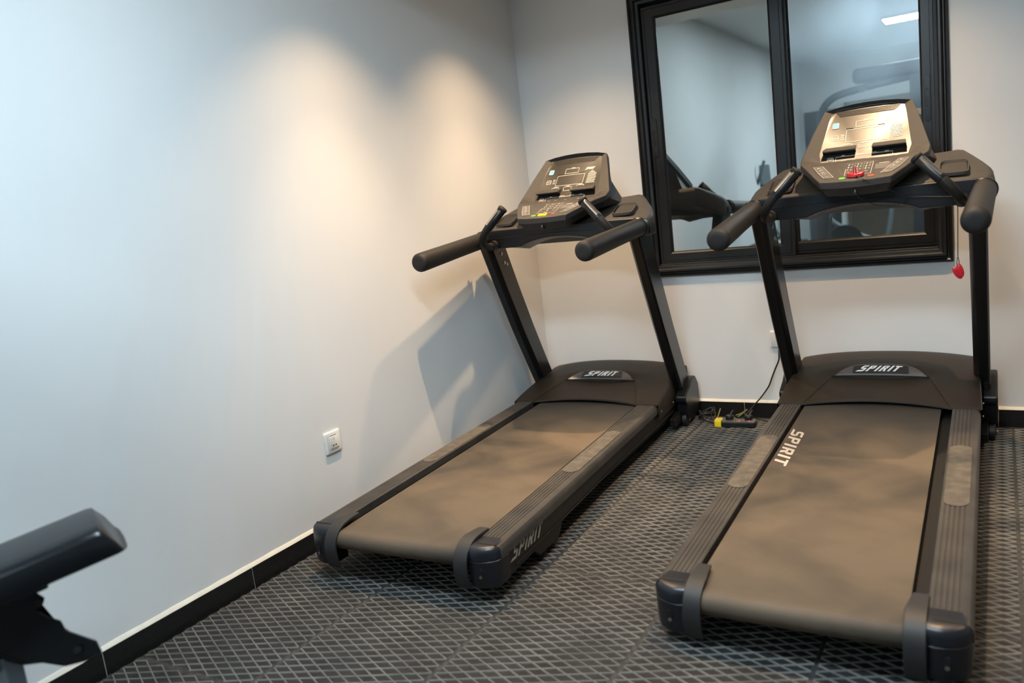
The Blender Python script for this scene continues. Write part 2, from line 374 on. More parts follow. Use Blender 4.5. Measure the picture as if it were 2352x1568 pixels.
# --- skirting of black stone tiles with a cream fillet on top
def skirt(name, along, start, end, joint, face):
    root = struct(empty(name)); k = math.floor((start-joint)/0.592); a = start; n = 0
    while a < end-1e-4:
        b = min(end, joint+(k+1)*0.592); 
        if b-a > 0.01:
            g = G(); e = 0.0009
            if along == 'y': g.box((0.0, a+e, ZF), (0.011, b-e, 0.0705))
            else: g.box((a+e, -0.011, ZF), (b-e, 0.0, 0.0705))
            g.out('skirting_tile', GRANITE, root, bevel=0.0006)
            if b < end-.05:
                g = G()
                if along == 'y': g.box((0, b-.0008, ZF), (.0098, b+.0008, .0702))
                else: g.box((b-.0008, -.0098, ZF), (b+.0008, 0, .0702))
                g.out('joint', CREAM, root)
        a = b; k += 1
    g = G(); N = int((end-start)/0.05); rs = []
    for i in range(N+1):
        t = start+(end-start)*i/N; h = 0.0835+random.uniform(-.0012, .0012); q = random.uniform(-.0006, .0006)
        if along == 'y': rs.append([(0, t, .0705), (.0105+q, t, .0705), (.0085+q, t, .0755), (.0022, t, h), (0, t, h)])
        else: rs.append([(t, 0, .0705), (t, -.0105-q, .0705), (t, -.0085-q, .0755), (t, -.0022, h), (t, 0, h)])
    g.rings(rs); g.out('fillet', CREAM, root, ang=20)
skirt('baseboard_left', 'y', YFAR, -0.0, -2.416, 0.0)
skirt('baseboard_back', 'x', 0.012, XR, 1.190, 0.0)

# --- sliding window, bronze frame and mirror glass
win = struct(empty('window_1', (0, 0, 0)))
def frame_loop(g, x0, x1, z0, z1, prof):
    """prof: (inset, y) points; mitred at four corners"""
    rs = [[(x0+d, y, z0+d), (x1-d, y, z0+d), (x1-d, y, z1-d), (x0+d, y, z1-d)] for d, y in prof]
    n = len(prof); vs = [p for r in rs for p in r]; fs = []
    for k in range(n):
        k2 = (k+1) % n
        for i in range(4):
            j = (i+1) % 4; fs.append((k*4+i, k*4+j, k2*4+j, k2*4+i))
    g.add(vs, fs)
OUT = (0.712, 2.205, 0.779, 2.285)
g = G(); frame_loop(g, OUT[0], OUT[1], OUT[2], OUT[3],
    [(0, 0.0), (0, -.014), (.004, -.020), (.010, -.022), (.015, -.018), (.018, -.013), (.022, -.013), (.026, -.024), (.032, -.031), (.040, -.031), (.045, -.024), (.047, -.018), (.060, -.014), (.063, -.010), (.063, .10), (.050, .10), (.050, 0.0)])
g.out('outer_frame', ALU, win, ang=28)
def sash(x0, x1, z0, z1, gx0, gx1, gz0, gz1, y, glass, latch_x, tilt=0.0):
    g = G()
    # four mitred members with stepped section
    ys = y; dep = 0.028
    for (ax, bx, az, bz, yy) in (((x0, gx0), (gx1, x1), (z0, gz0), (gz1, z1), ys),):
        outer = [(x0, z0), (x1, z0), (x1, z1), (x0, z1)]; inner = [(gx0, gz0), (gx1, gz0), (gx1, gz1), (gx0, gz1)]
        def ring(t, y_): return [(o[0]+(i[0]-o[0])*t, y_, o[1]+(i[1]-o[1])*t) for o, i in zip(outer, inner)]
        sec = [(0, ys+dep), (0, ys+.002), (.03, ys), (.20, ys), (.22, ys+.0025), (.25, ys+.0025), (.27, ys), (.84, ys), (.90, ys+.003), (1.0, ys+.012), (1.0, ys+dep)]
        rs = [ring(t, y_) for t, y_ in sec]; n = len(sec); vs = [p for r in rs for p in r]; fs = []
        for k in range(n):
            k2 = (k+1) % n
            for i in range(4):
                j = (i+1) % 4; fs.append((k*4+i, k*4+j, k2*4+j, k2*4+i))
        g.add(vs, fs)
    s = g.out('sash', ALU, win, ang=25)
    e = 0.004; yg = ys+0.016
    p = ob('pane', [(gx0-e, yg, gz0-e), (gx1+e, yg+tilt, gz0-e), (gx1+e, yg+tilt, gz1+e), (gx0-e, yg, gz1+e), (gx0-e, yg+.004, gz0-e), (gx1+e, yg+tilt+.004, gz0-e), (gx1+e, yg+tilt+.004, gz1+e), (gx0-e, yg+.004, gz1+e)],
       [(0,1,2,3),(7,6,5,4),(0,4,5,1),(1,5,6,2),(2,6,7,3),(3,7,4,0)], [glass, BLACK], s, mi=[0, 0, 0, 0, 0, 0], ang=10)
    gk = G(); gk.rings([[(0.0+x, ys-.0005, z) for x, z in rrect(0.888, 2.05, 0, 0, .003)]]*0 or [[(x, ys+.001, z) for x, z in gasket] for gasket in ([(gx0-.001, gz0-.001), (gx1+.001, gz0-.001), (gx1+.001, gz1+.001), (gx0-.001, gz1+.001)],)]*1 + [[(x, ys+.001, z) for x, z in [(gx0+.0, gz0+.0), (gx1, gz0), (gx1, gz1), (gx0, gz1)]]], cap=False)
    # latch: long recessed oval cup with a lever
    lx, lz = latch_x, 1.530; g = G()
    o = rrect(lx-.0125, lx+.0125, lz-.105, lz+.105, .0122, 5); i2 = rrect(lx-.008, lx+.008, lz-.045, lz+.045, .0075, 5)
    g.rings([[(x, ys, z) for x, z in o], [(x, ys-.004, z) for x, z in rrect(lx-.0115, lx+.0115, lz-.104, lz+.104, .0112, 5)], [(x, ys-.004, z) for x, z in i2], [(x, ys+.006, z) for x, z in i2]], cap=False)
    g.add([(x, ys+.006, z) for x, z in i2], [tuple(range(len(i2)))])
    g.out('latch', STEEL, s, ang=30)
    g = G(); g.box((lx-.005, ys-.002, lz-.036), (lx+.003, ys+.006, lz+.012)); g.out('latch_lever', STEEL, s, bevel=.0015)
sash(0.778, 1.500, 0.850, 2.208, 0.852, 1.427, 0.915, 2.143, 0.006, GLASS_L, 0.806, 0.0)
sash(1.455, 2.140, 0.853, 2.208, 1.517, 2.083, 0.918, 2.143, 0.040, GLASS_R, 2.111, 0.0)
# fixed bead between the right sash and the frame
G().box((2.136, 0.0, 0.845), (2.150, 0.03, 2.21)).out('guide_rail', ALU, win, bevel=.001)
G().box((0.775, -0.004, 0.838), (2.142, 0.09, 0.850)).out('sill_track', ALU, win, bevel=.002)

# ================================================================= SOCKETS
def socket(name, label, kind):
    r = tag(empty(name), label, 'socket'); return r
def wall_plate(root, w, h, kind):
    """plate in its own frame: x right, z up, -y out of the wall"""
    g = G(); g.rings([[(x, y, z) for x, z in rrect(-w/2+i, w/2-i, -h/2+i, h/2-i, .004)] for y, i in ((0, 0), (-.006, 0), (-.009, .0015), (-.011, .006))])
    g.out('plate', WHITEP, root, ang=30)
    a = w*.28
    if kind == 'socket':
        g = G(); g.rings([[(x, y, z) for x, z in rrect(-a+i, a-i, -a+i, a-i, .002)] for y, i in ((-.010, 0), (-.0128, 0), (-.0134, .0012))]); g.out('module', WHITEP, root, ang=30)
        g = G()
        for (cx, cz, ww, hh) in ((0, .014, .0022, .0060), (0, .0035, .0014, .003), (-.0085, -.0125, .0052, .0046), (.0085, -.0125, .0052, .0046), (0, -.0125, .0016, .005)):
            g.box((cx-ww/2, -.0139, cz-hh/2), (cx+ww/2, -.0132, cz+hh/2))
        for sgn in (-1, 1):
            g.add([(sgn*.0055, -.0139, -.0085), (sgn*.0125, -.0139, -.0145), (sgn*.0055, -.0139, -.0165)], [(0, 1, 2)])
        g.out('socket_holes', BLACK, root)
        for cz in (a+.0045, -a-.0045):
            G().box((-a*.72, -.0122, cz-.0010), (a*.72, -.0105, cz+.0010)).out('groove_line', PRINTG, root)
    else:
        g = G(); g.rings([[(x, y, z) for x, z in rrect(-.012+i, .012-i, -.028+i, .028-i, .002)] for y, i in ((-.010, 0), (-.0145, .001))]); g.out('rocker', WHITEP, root, ang=30)
sk = socket('wall_socket', 'white square socket with pin holes, low on the long left wall', 's'); sk.location = (0.0, -1.907, 0.392); sk.rotation_euler = (0, 0, pi/2)
wall_plate(sk, .091, .091, 'socket')
sk2 = tag(empty('wall_switch'), 'white switch plate on the window wall, half hidden by a treadmill upright', 'switch'); sk2.location = (1.392, 0.0, 0.418)
wall_plate(sk2, .088, .088, 'switch')

# ================================================================= CEILING LAMPS (seen in the glass)
for i, (x, y, e) in enumerate(SPOTS):
    lab = ['recessed warm downlight nearest the long left wall, reflected in the left pane', 'recessed warm downlight in the corner by the left wall and the window', 'recessed warm downlight over the right treadmill console', 'recessed warm downlight over the right treadmill belt', 'recessed warm downlight near the window, right of both treadmills', 'recessed warm downlight away from the window, right of both treadmills', 'recessed warm downlight nearest the far right wall'][i]
    r = tag(empty('downlight', (x, y, SOFFIT)), lab, 'lamp', 'downlights in the lowered ceiling')
    g = G(); g.rings([[(rr*math.cos(2*pi*k/24), rr*math.sin(2*pi*k/24), z) for k in range(24)] for rr, z in ((.052, 0), (.052, -.004), (.046, -.007), (.040, -.004), (.038, 0))], cap=False); g.out('trim_ring', WHITEP, r)
    g = G(); g.add([(.038*math.cos(2*pi*k/24), .038*math.sin(2*pi*k/24), -.003) for k in range(24)], [tuple(range(24))])
    g.out('lamp_face', mat('lamp_face', (1, .8, .6), .5, emit=(1, .72, .42), estr=14), r)
for i, (x, y, L, W_, k) in enumerate(PANELS):
    r = tag(empty('panel_light', (x, y, CEIL)), ['long cool white ceiling panel reflected at the top of the right pane', 'long cool white ceiling panel nearest the treadmills', 'long cool white ceiling panel nearest the far wall'][i], 'lamp', 'cool white ceiling panels')
    g = G(); g.box((0, -W_/2, -.03), (L, W_/2, 0)); g.out('housing', WHITEP, r, bevel=.003)
    g = G(); g.box((.012, -W_/2+.012, -.034), (L-.012, W_/2-.012, -.0305)); g.out('diffuser', mat('panel_face%d' % i, (.9, .95, 1), .5, emit=COOL, estr=PANEL_E*k), r)

# ================================================================= TREADMILLS
POSE = [((0.5527, -1.4001, 0.0), (-0.0163, 0.0094, 0.0448)), ((1.9186, -1.3839, 0.0), (0.0177, 0.0036, 0.0067))]
def zu(y): return 1.272+(y-.764)*.978
def zl(y):
    if y > .66: return 1.264+(y-.66)*(.018/.112)
    if y > .54: return 1.224+(y-.54)*(.04/.12)
    return 1.208+(y-.495)*(.016/.045)
def UP(x, y): return (x, y-.0009, zu(y)+.0009)
def LO(x, y): return (x, y, zl(y)+.0008)
def zr(y): return .1850+.0252*(y+.81)      # top of the side rails

def build_treadmill(n, label):
    (loc, (pt, rl, a)) = POSE[n]
    R = empty('treadmill', loc); R.rotation_euler = (pt, rl, a); tag(R, label, 'treadmill', 'treadmills side by side under the window')
    gz = lambda x, y: -pt*y + rl*x       # the floor in this machine's own frame
    bo = (.014, -.014)[n]                # sideways drift of the belt
    # ---- deck and frame
    g = G(); g.prism([(-.84, .10), (-.84, .135), (1.30, .185), (1.30, .09), (.2, .085)], 0, -.385, .385); g.out('deck', BLACK, R)
    for s in (-1, 1):
        # steel side channel under the rail
        X0, X1 = .372, .394
        poly = [(-.80, .052), (-.80, zr(-.8)-.035), (1.12, zr(1.12)-.040), (1.12, .118), (.12, .105), (-.30, .082), (-.36, .076), (-.40, gz(s*.38, -.40)+.030), (-.56, gz(s*.38, -.56)+.034), (-.60, .060)]
        g = G(); g.prism(poly, 0, s*X0, s*X1); o = g.out('side_channel', SILL, R, bevel=.003)
        g = G(); g.tube([(s*.3955, -.74, .076), (s*.3955, -.25, .089), (s*.3955, .2, .1085), (s*.3955, 1.06, .1205)], .0030, 8); g.out('channel_lip', SILL, o)
        # lettering on the outer face
        g = G(); xx = s*.3948
        fn = (lambda u, v: (xx, u, v)) if s > 0 else (lambda u, v: (xx, -u, v))
        if s > 0: stroke_SPIRIT(fn, g, -.765, .096, .25, .048, slant=.55, t=.19)
        else: stroke_SPIRIT(fn, g, .515, .094, .25, .052, slant=.55, t=.19)
        g.out('lettering', PRINTG, o)
        # side rail with grooves
        prof = [(.299, -.030), (.299, -.002), (.301, 0)]
        for k in range(5):
            xk = .311+k*.0135
            prof += [(xk, 0), (xk+.0012, -.0022), (xk+.0034, -.0022), (xk+.0046, 0)]
        prof += [(.383, -.001), (.392, -.005), (.398, -.013), (.401, -.026), (.401, -.046), (.397, -.049), (.388, -.049)]
        ys = (-.835, -.5, 0, .5, .80)
        g = G(); g.rings([[(s*x, y, zr(y)+z) for x, z in prof] for y in ys]); o = g.out('side_rail', RAILM, R, ang=28)
        # anti-slip patch, a thin worn oval sheet
        yc0, yc1 = (-.17, .36) if s > 0 else (-.17, .37)
        pg = rrect(.306, .378, yc0, yc1, .034, 6)
        g = G(); g.rings([[(s*x, y, zr(y)+.0004) for x, y in pg], [(s*x, y, zr(y)+.0016) for x, y in pg]]); g.out('anti_slip_patch', PATCH, o)
        # ---- end cap
        def capring(i, z):
            P = [(.300, -.785), (.300, -.880+i), (.318, -.886+i), (.340, -.885+i), (.362, -.877+i), (.382, -.865+i*.8), (.3945-i*.6, -.850+i*.4), (.4005-i, -.828), (.402-i, -.785)]
            return [(s*x, y, z) for x, y in P]
        top = zr(-.83)
        g = G(); g.rings([capring(.020, .040), capring(.006, .050), capring(.002, .075), capring(0, .138), capring(.0025, .1395), capring(.0025, .1415), capring(.0005, .143), capring(.002, .165), capring(.007, top-.008), capring(.016, top-.001), capring(.030, top+.0015)])
        o = g.out('end_cap', CAPM, R, ang=32)
        pts = rrect(s*.345-.007, s*.345+.007, .085, .118, .0065, 4)
        g = G(); g.rings([[(x, -.8865, z) for x, z in pts], [(x, -.870, z) for x, z in pts]]); g.out('bolt_slot', BLACK, o)
        g = G(); g.tube([(s*.345, -.8885, .090), (s*.345, -.876, .090)], .0055, 12); g.out('adjusting_screw', SCREW, o)
        g = G(); pts = rrect(s*.350-.035, s*.350+.035, -.842, -.832, .004, 3)
        g.rings([[(x, y, top+.0012) for x, y in pts], [(x, y, top+.0026) for x, y in pts]]); g.out('seam_strip', BLACK, o)
        # ---- curved belt guard
        path = [(-.735, top+.001), (-.79, top+.004), (-.83, top+.002), (-.862, top-.010), (-.884, top-.034), (-.893, .115), (-.889, .08), (-.880, .048)]
        pp = smooth_path([(0, y, z) for y, z in path], 3); rs = []
        for i, p in enumerate(pp):
            d = (pp[min(i+1, len(pp)-1)]-pp[max(i-1, 0)]).normalized(); nn = Vector((0, d.z, -d.y))*-1
            q = p + nn*0.0; b_ = p - nn*.010
            tt = min(1, i/5); xi, xo = .251+(1-tt)*.012, .302
            rs.append([(s*xi, q.y, q.z), (s*xo, q.y, q.z), (s*xo, b_.y, b_.z), (s*xi, b_.y, b_.z)])
        g = G(); g.rings(rs); g.out('belt_guard', STRAP, R, bevel=.0025, ang=40)
        # ---- levelling foot
        fz = gz(s*.36, -.50)
        g = G(); rr = ((.006, .045), (.006, .022), (.020, .020), (.024, .012), (.024, 0)); g.rings([[(s*.360+r_*math.cos(2*pi*k/16), -.50+r_*math.sin(2*pi*k/16), fz+z) for k in range(16)] for r_, z in rr]); g.out('levelling_foot', BLACK, R)
        # ---- transport wheel and bracket
        wz = gz(s*.43, 1.13)
        g = G(); g.rings([[(s*x, 1.13+r_*math.cos(2*pi*k/24), wz+.038+r_*math.sin(2*pi*k/24)) for k in range(24)] for x, r_ in ((.425, .030), (.428, .0375), (.448, .0378), (.452, .030), (.452, .014), (.456, .012))])
        o = g.out('transport_wheel', mat('wheel_rubber', (.012, .011, .011), .5), R)
        g = G(); g.tube([(s*.44, 1.13, wz+.038), (s*.462, 1.13, wz+.038)], .007, 10); g.out('axle_bolt', SCREW, o)
        g = G(); g.prism([(.98, wz+.075), (1.14, wz+.095), (1.17, wz+.05), (1.13, wz+.022), (.98, wz+.035)], 0, s*.396, s*.424); g.out('wheel_bracket', SILL, R, bevel=.003)
        # ---- upright post with rounded edges and a raised inner fin
        secs = []
        for t in (0, .25, .5, .75, 1):
            z = .13+(1.085-.13)*t; yf = 1.172-.558*t-.018*math.sin(pi*t); yb = yf+.155+.02*t
            x0, x1 = .372-.004*t, .436-.004*t
            secs.append([(s*x1, yf+.012, z), (s*(x1-.008), yf, z), (s*(x0+.020), yf, z), (s*(x0+.006), yf+.016, z), (s*x0, yf+.030, z), (s*x0, yb-.012, z), (s*(x0+.01), yb, z), (s*(x1-.01), yb, z), (s*x1, yb-.012, z)])
        g = G(); g.rings(secs); o = g.out('upright', STEEL, R, bevel=.003, ang=25)
        for by, bz in ((.735, 1.035), (.760, .985), (.785, .975)):
            g = G(); q = s*(.3690)
            g.tube([(q, by, bz), (q-s*.0025, by, bz)], .0105, 6); g.tube([(q-s*.002, by, bz), (q-s*.0055, by, bz)], [.0075, .0065], 14); b_ = g.out('bolt', SCREW, o)
        # ---- lower cover of the post
        poly = [(1.07, .195), (1.10, .212), (1.155, .232), (1.20, .262), (1.275, .268), (1.325, .215), (1.335, .12), (1.30, .07), (1.20, .052), (1.12, .058), (1.098, .10), (1.092, .15), (1.07, .168)]
        g = G(); g.prism(poly, 0, s*.402, s*.462); o = g.out('post_cover', PLASW, R, bevel=.009, seg=3)
        g = G(); em = [(1.17, .125), (1.195, .118), (1.20, .095), (1.178, .10)]
        g.prism(em, 0, s*.4615, s*.4635); g.out('raised_mark', PLASW, o, bevel=.0006)
        # ---- foam hand grip
        A_ = Vector((s*.424, .68, 1.118)); B_ = Vector((s*.402, .030, 1.060)); dd = (B_-A_).normalized(); L = (B_-A_).length
        prof = [(0, .041), (L*.5, .0415), (L-.030, .0435), (L-.014, .0425), (L-.005, .037), (L-.001, .029), (L, .018)]
        g = G(); g.tube([A_+dd*t for t, r_ in prof], [r_ for t, r_ in prof], 28); g.out('hand_grip', FOAM, R, ang=60)
        g = G(); g.tube([A_+dd*t for t in (.02, .032, .036)], [.0455, .0455, .042], 28); g.out('grip_collar', PLASW, R)
        # ---- pulse sensor bar on a curved arm
        arm = smooth_path([(s*.350, .645, 1.085), (s*.352, .575, 1.083), (s*.346, .520, 1.105), (s*.325, .497, 1.140), (s*.300, .493, 1.170), (s*.288, .496, 1.182)], 5)
        g = G(); g.tube(arm, .0185, 14); g.tube([(s*.35, .640, 1.085), (s*.35, .615, 1.085)], [.026, .024], 16); o = g.out('sensor_arm', FOAM, R, ang=60)
        a0 = Vector((s*.293, .494, 1.176)); a1 = Vector((s*.206, .515, 1.268)); d = (a1-a0).normalized()
        g = G(); g.tube([a0, a0+d*.004, a1-d*.018, a1-d*.017], [.0205, .0215, .0215, .0205], 24); o = g.out('sensor_bar', PLASW, R, ang=50)
        g = G(); g.tube([a1-d*.016, a1-d*.014, a1-d*.003, a1], [.0215, .0232, .0232, .020], 24); g.tube([a1-d*.002, a1+d*.0015], [.008, .007], 8); g.out('bar_cap', BLACK, o, ang=50)
        # steel contact strips set in the bar
        upv = Vector((s*.35, -.62, .70)); upv = (upv-d*upv.dot(d)).normalized(); sd = d.cross(upv)
        g = G()
        for a_0, a_1 in ((-26, 1), (5, 30)):
            rs = []
            for t in (.012, (a1-a0).length-.024):
                rs.append([a0+d*t+(upv*math.cos(math.radians(q))+sd*math.sin(math.radians(q)))*.0222 for q in [a_0+(a_1-a_0)*k/5 for k in range(6)]])
            g.rings(rs, closed=False, cap=False)
        g.out('steel_contact', CHROME, o, ang=60)
    # ---- belt loop
    g = G(); sec = []
    zb = lambda y: zr(y)-.0095
    pts = [(.90, zb(.90))] + [(y, zb(y)) for y in (.6, .2, -.2, -.6, -.845)]
    cy, cz, r_ = -.852, zb(-.85)-.034, .034
    pts += [(cy-r_*math.sin(math.radians(q)), cz+r_*math.cos(math.radians(q))) for q in range(15, 181, 15)]
    pts += [(-.6, .110), (.9, .125)]
    hw = .272
    g.rings([[(bo+hw*q, y, z) for q in (-1, 1)] for y, z in pts], closed=False, cap=False)
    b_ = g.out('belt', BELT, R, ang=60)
    if n == 1:
        g = G(); fn = lambda u, v: (v, -u, zb(-u)+.0008)
        stroke_SPIRIT(fn, g, -.470, -.274, .395, .052, slant=.30, t=.19); g.out('lettering', PRINTG if False else mat('worn_belt_print', (.42, .38, .33), .6), b_)
    g = G(); g.tube([(-.30, cy+.004, cz), (.30, cy+.004, cz)], .026, 20); g.out('rear_roller', BLACK, R)
    # ---- motor hood
    NX, NV = 16, 10; W_ = .402
    def hx(u, v): return u*(W_-.018*v)
    def yfront(x):
        q = abs(x)/.291
        return .784+(.041*(1-q*q) if q < 1 else 0)
    def hz(x, y):
        v = (y-.784)/.55; v = max(0, min(1.1, v))
        t = max(0, min(1, (v-.36)/.23)); u_ = max(0, min(1, (v-.59)/.41))
        crown = .018*t*t*(3-2*t)*(1-u_)*math.exp(-(x/.19)**2)
        return .230+.165*v-.043*v*v-.040*v*(abs(x)/.38)**2.2+crown
    us = [-1, -.93, -.85, -.79, -.725, -.6, -.45, -.3, -.15, 0, .15, .3, .45, .6, .725, .79, .85, .93, 1]
    rows = []
    vv = [0, .03, .10, .18, .27, .36, .43, .47, .52, .56, .60, .66, .74, .84, .93, 1.0]
    for v in vv:
        row = []
        for u in us:
            x = hx(u, v); y0 = yfront(x); y1 = 1.372-.035*(1-min(1, (abs(u)))**2)
            y = y0+(y1-y0)*v; z = hz(x, y)
            # centre panel sits a touch lower, bounded by two creases running to the badge
            vy = (y-.784)/.55
            cr = .291-(.291-.205)*min(1, vy/.447)
            if abs(x) < cr and vy < .60:
                D = .0245*min(1, max(0, vy-.07)/.40)+.010*math.exp(-(x/.19)**2)*max(0, min(1, (vy-.36)/.12))
                z -= D*(1-(abs(x)/cr)**2.2)**.8*(1 if vy < .50 else max(0, (.60-vy)/.10))
            if v > .9: z -= (v-.9)*.12
            row.append((x, y, z))
        rows.append(row)
    back = [[(p[0]*.995, p[1]+.006, p[2]-.03) for p in rows[-1]], [(p[0]*.99, 1.365, .20) for p in rows[-1]], [(p[0]*.99, 1.362, .09) for p in rows[-1]]]
    front = [[(p[0], p[1]+.014, p[2]-.011) for p in rows[0]], [(p[0], p[1]-.0015, p[2]-.009) for p in rows[0]], [(p[0], p[1]-.001, p[2]-.0025) for p in rows[0]]]
    allr = front+rows+back
    g = G(); g.rings(allr, closed=False, cap=False)
    hood = g.out('motor_hood', HOODM, R, ang=24)
    for s in (-1, 1):
        # skirt from the hood edge down to the frame
        idx = 0 if s < 0 else -1
        topl = [r[idx] for r in rows+back[:1]]
        rs = [[(p[0], p[1], p[2]) for p in topl], [(p[0]+s*.005, p[1], p[2]-.008) for p in topl], [(p[0]+s*.007, p[1], max(.135, min(p[2]-.02, .150))) for p in topl]]
        g = G(); g.rings(rs, closed=False, cap=False); k = g.out('hood_skirt', HOODM, R, ang=24)
        for (y, z) in ((.83, .182), (1.03, .178)):
            g = G(); g.tube([(s*.405, y, z), (s*.4105, y, z)], [.005, .004], 10); g.out('skirt_screw', SCREW, k)
        # fine crease line
        g = G(); cpts = []
        for i in range(9):
            t = i/8; x = .291-(.291-.203)*t; y = .784+(1.03-.784)*t; cpts.append((s*x, y, hz(x, y)+.0012))
        g.tube(cpts, .0012, 6); g.out('hood_crease', HOODM, hood)
    # ---- badge, a raised lip with gap shade painted black under its front edge
    zs = lambda x, y: hz(x, y)
    N = 24
    def BF(u, v, h=0):      # u -1..1 across, v 0..1 up the face; h lifts off the face
        x = .203*u; k = 1-abs(u)**4
        yb = 1.030+.030*(1-u*u); zb_ = .2945-.0035*(1-u*u)
        bulge = .004*math.sin(pi*v)*k
        return (x*(1-.05*v), yb+.050*k*v-(h+bulge)*.62, zb_+.041*k*v+(h+bulge)*.78)
    g = G(); us_ = [-1+2*i/N for i in range(N+1)]
    low = [(.203*u, 1.030+.030*(1-u*u)+.006, .2945-.0035*(1-u*u)-.008) for u in us_]
    back_ = [(p[0], p[1]+.012, p[2]-.012) for p in [BF(u, 1) for u in us_]]
    g.rings([[(x, y+.02, z+.002) for x, y, z in low], low]+[[BF(u, v) for u in us_] for v in (0, .06, .25, .5, .75, .94, 1)]+[back_], closed=False, cap=False)
    bd = g.out('badge', BADGE, R, ang=50)
    g = G(); gp = [-.80+1.6*i/16 for i in range(17)]
    def under(u, d):
        x = .203*u; y = 1.030+.030*(1-u*u)-d
        vy = (y-.784)/.55; cr = .291-.086*min(1, vy/.447)
        D = .0245*min(1, max(0, vy-.07)/.40)+.010*math.exp(-(x/.19)**2)*max(0, min(1, (vy-.36)/.12))
        return (x, y, hz(x, y)-D*(1-min(1, abs(x)/cr)**2.2)**.8+.0022)
    g.rings([[(q[0], q[1]+.012, q[2]+.012) for q in [under(u, -.004) for u in gp]], [under(u, .002) for u in gp], [under(u, .002+.013*(1-(u/.8)**2)) for u in gp]], closed=False, cap=False)
    g.out('badge_gap_shade', BLACK, bd)  # black crescent laid on the hood as the shade below the badge
    pl = rrect(-.60, .60, .16, .90, .10, 6)
    g = G(); g.rings([[BF(u, v, .0003) for u, v in pl], [BF(u, v, .0022) for u, v in pl]], cap=False)
    gu, gv = 14, 5
    for i in range(gu):
        for j in range(gv):
            u0, u1 = -.585+1.17*i/gu, -.585+1.17*(i+1)/gu; v0, v1 = .17+.72*j/gv, .17+.72*(j+1)/gv
            g.add([BF(*q, .0021) for q in ((u0, v0), (u1, v0), (u1, v1), (u0, v1))], [(0, 1, 2, 3)])
    g.out('plaque', BADGED, bd, ang=60)
    g = G(); stroke_SPIRIT(lambda u, v: BF(u, v, .0034), g, -.50, .28, .98, .52, slant=.6, t=.22); g.out('lettering', WHITEL, bd)
    # ---- crossbar between the posts
    arch = []
    for i in range(13):
        u = -1+2*i/12; arch.append((.208*u, 1.0690+.038*(1-u*u)**.8))
    def fr(y, dz):
        lo_ = [(-.412, 1.070)] + [(-.30, 1.066)] + [(x, z) for x, z in arch] + [(.30, 1.066), (.412, 1.070)]
        up_ = [(.412, 1.150), (.402, 1.159), (.2, 1.160), (0, 1.160), (-.2, 1.160), (-.402, 1.159), (-.412, 1.150)]
        return [(x, y, z-(dz if abs(x) < .2081 else 0)) for x, z in lo_] + [(x, y, z) for x, z in up_]
    g = G(); g.rings([fr(.6475, 0), fr(.70, .012), fr(.76, .020)]); g.out('crossbar', PLASW, R, bevel=.004, ang=25)
    g = G(); g.tube([(-.40, .6462, 1.118), (-.2, .6455, 1.122), (0, .6455, 1.126), (.2, .6455, 1.122), (.40, .6462, 1.118)], .0009, 6); g.out('crossbar_seam', BLACK, R)
    # ---- tray with shoulders and cup wells
    half = [(0, .649), (.20, .649), (.385, .650), (.425, .660), (.448, .690), (.460, .740), (.455, .800), (.430, .850), (.395, .905), (.362, .955), (.340, .968), (.315, .962), (.20, .950), (0, .950)]
    outl = [(x, y) for x, y in half] + [(-x, y) for x, y in half[::-1][1:-1]]
    plane = lambda x, y: 1.160+(y-.649)*.36 - .35*max(0, abs(x)-.36)**1.1
    def ring(ins, zf):
        r = []
        for x, y in outl:
            l = math.hypot(x, y-.79); k = (l-ins)/l if abs(x) > .05 else 1; yy = y if abs(x) > .05 else y+(ins if y < .79 else -ins)*.6
            xx = x*k; 
            if abs(x) > .05: yy = .79+(y-.79)*(1-ins/max(.12, abs(y-.79)+.001) if abs(y-.79) > .05 else 1)
            r.append((xx, yy, zf(xx, yy)))
        return r
    g = G(); g.rings([ring(.020, lambda x, y: 1.070+(.05 if abs(x) < .25 else 0)+max(0, y-.80)*.55), ring(.002, lambda x, y: 1.078+(.045 if abs(x) < .25 else 0)+max(0, y-.80)*.60), ring(0, lambda x, y: plane(x, y)-.034), ring(.0035, lambda x, y: plane(x, y)-.015), ring(.012, lambda x, y: plane(x, y)-.0035), ring(.024, lambda x, y: plane(x, y))], cap=True)
    g.out('tray', PLAS, R, bevel=0, ang=30)
    for s in (-1, 1):
        # recessed well: raised rim ring and a dark inside
        pts = rrect(.272, .372, .700, .812, .022, 5)
        g = G(); g.rings([[(s*x, y, plane(x, y)-.002) for x, y in pts], [(s*x, y, plane(x, y)+.010+.05*max(0, y-.75)) for x, y in pts], [(s*(.322+(x-.322)*.93), .756+(y-.756)*.93, plane(x, y)+.011+.05*max(0, y-.75)) for x, y in pts], [(s*(.322+(x-.322)*.88), .756+(y-.756)*.88, plane(x, y)-.004) for x, y in pts]], cap=False)
        w_ = g.out('cup_well', PLAS, R, ang=40)
        g = G(); g.add([(s*(.322+(x-.322)*.88), .756+(y-.756)*.88, plane(x, y)+.0015) for x, y in pts], [tuple(range(len(pts)))]); g.out('well_bottom', BLACK, w_)
        # clip on the outside shoulder
        g = G(); g.prism([(.70, 1.085), (.76, 1.085), (.765, 1.125), (.71, 1.125)], 0, s*.4585, s*.4625); g.out('shoulder_catch', PLASW, R, bevel=.001)
    # ---- console
    O = [(0,.978,1.509),(.06,.977,1.507),(.12,.973,1.501),(.169,.966,1.491),(.206,.872,1.398),(.240,.782,1.303),(.236,.735,1.280),(.205,.660,1.264),(.160,.565,1.232),(.124,.497,1.209),(.062,.485,1.206),(0,.482,1.205)]
    def I_(x, y, d=0): return (x, y, zu(y)-d)
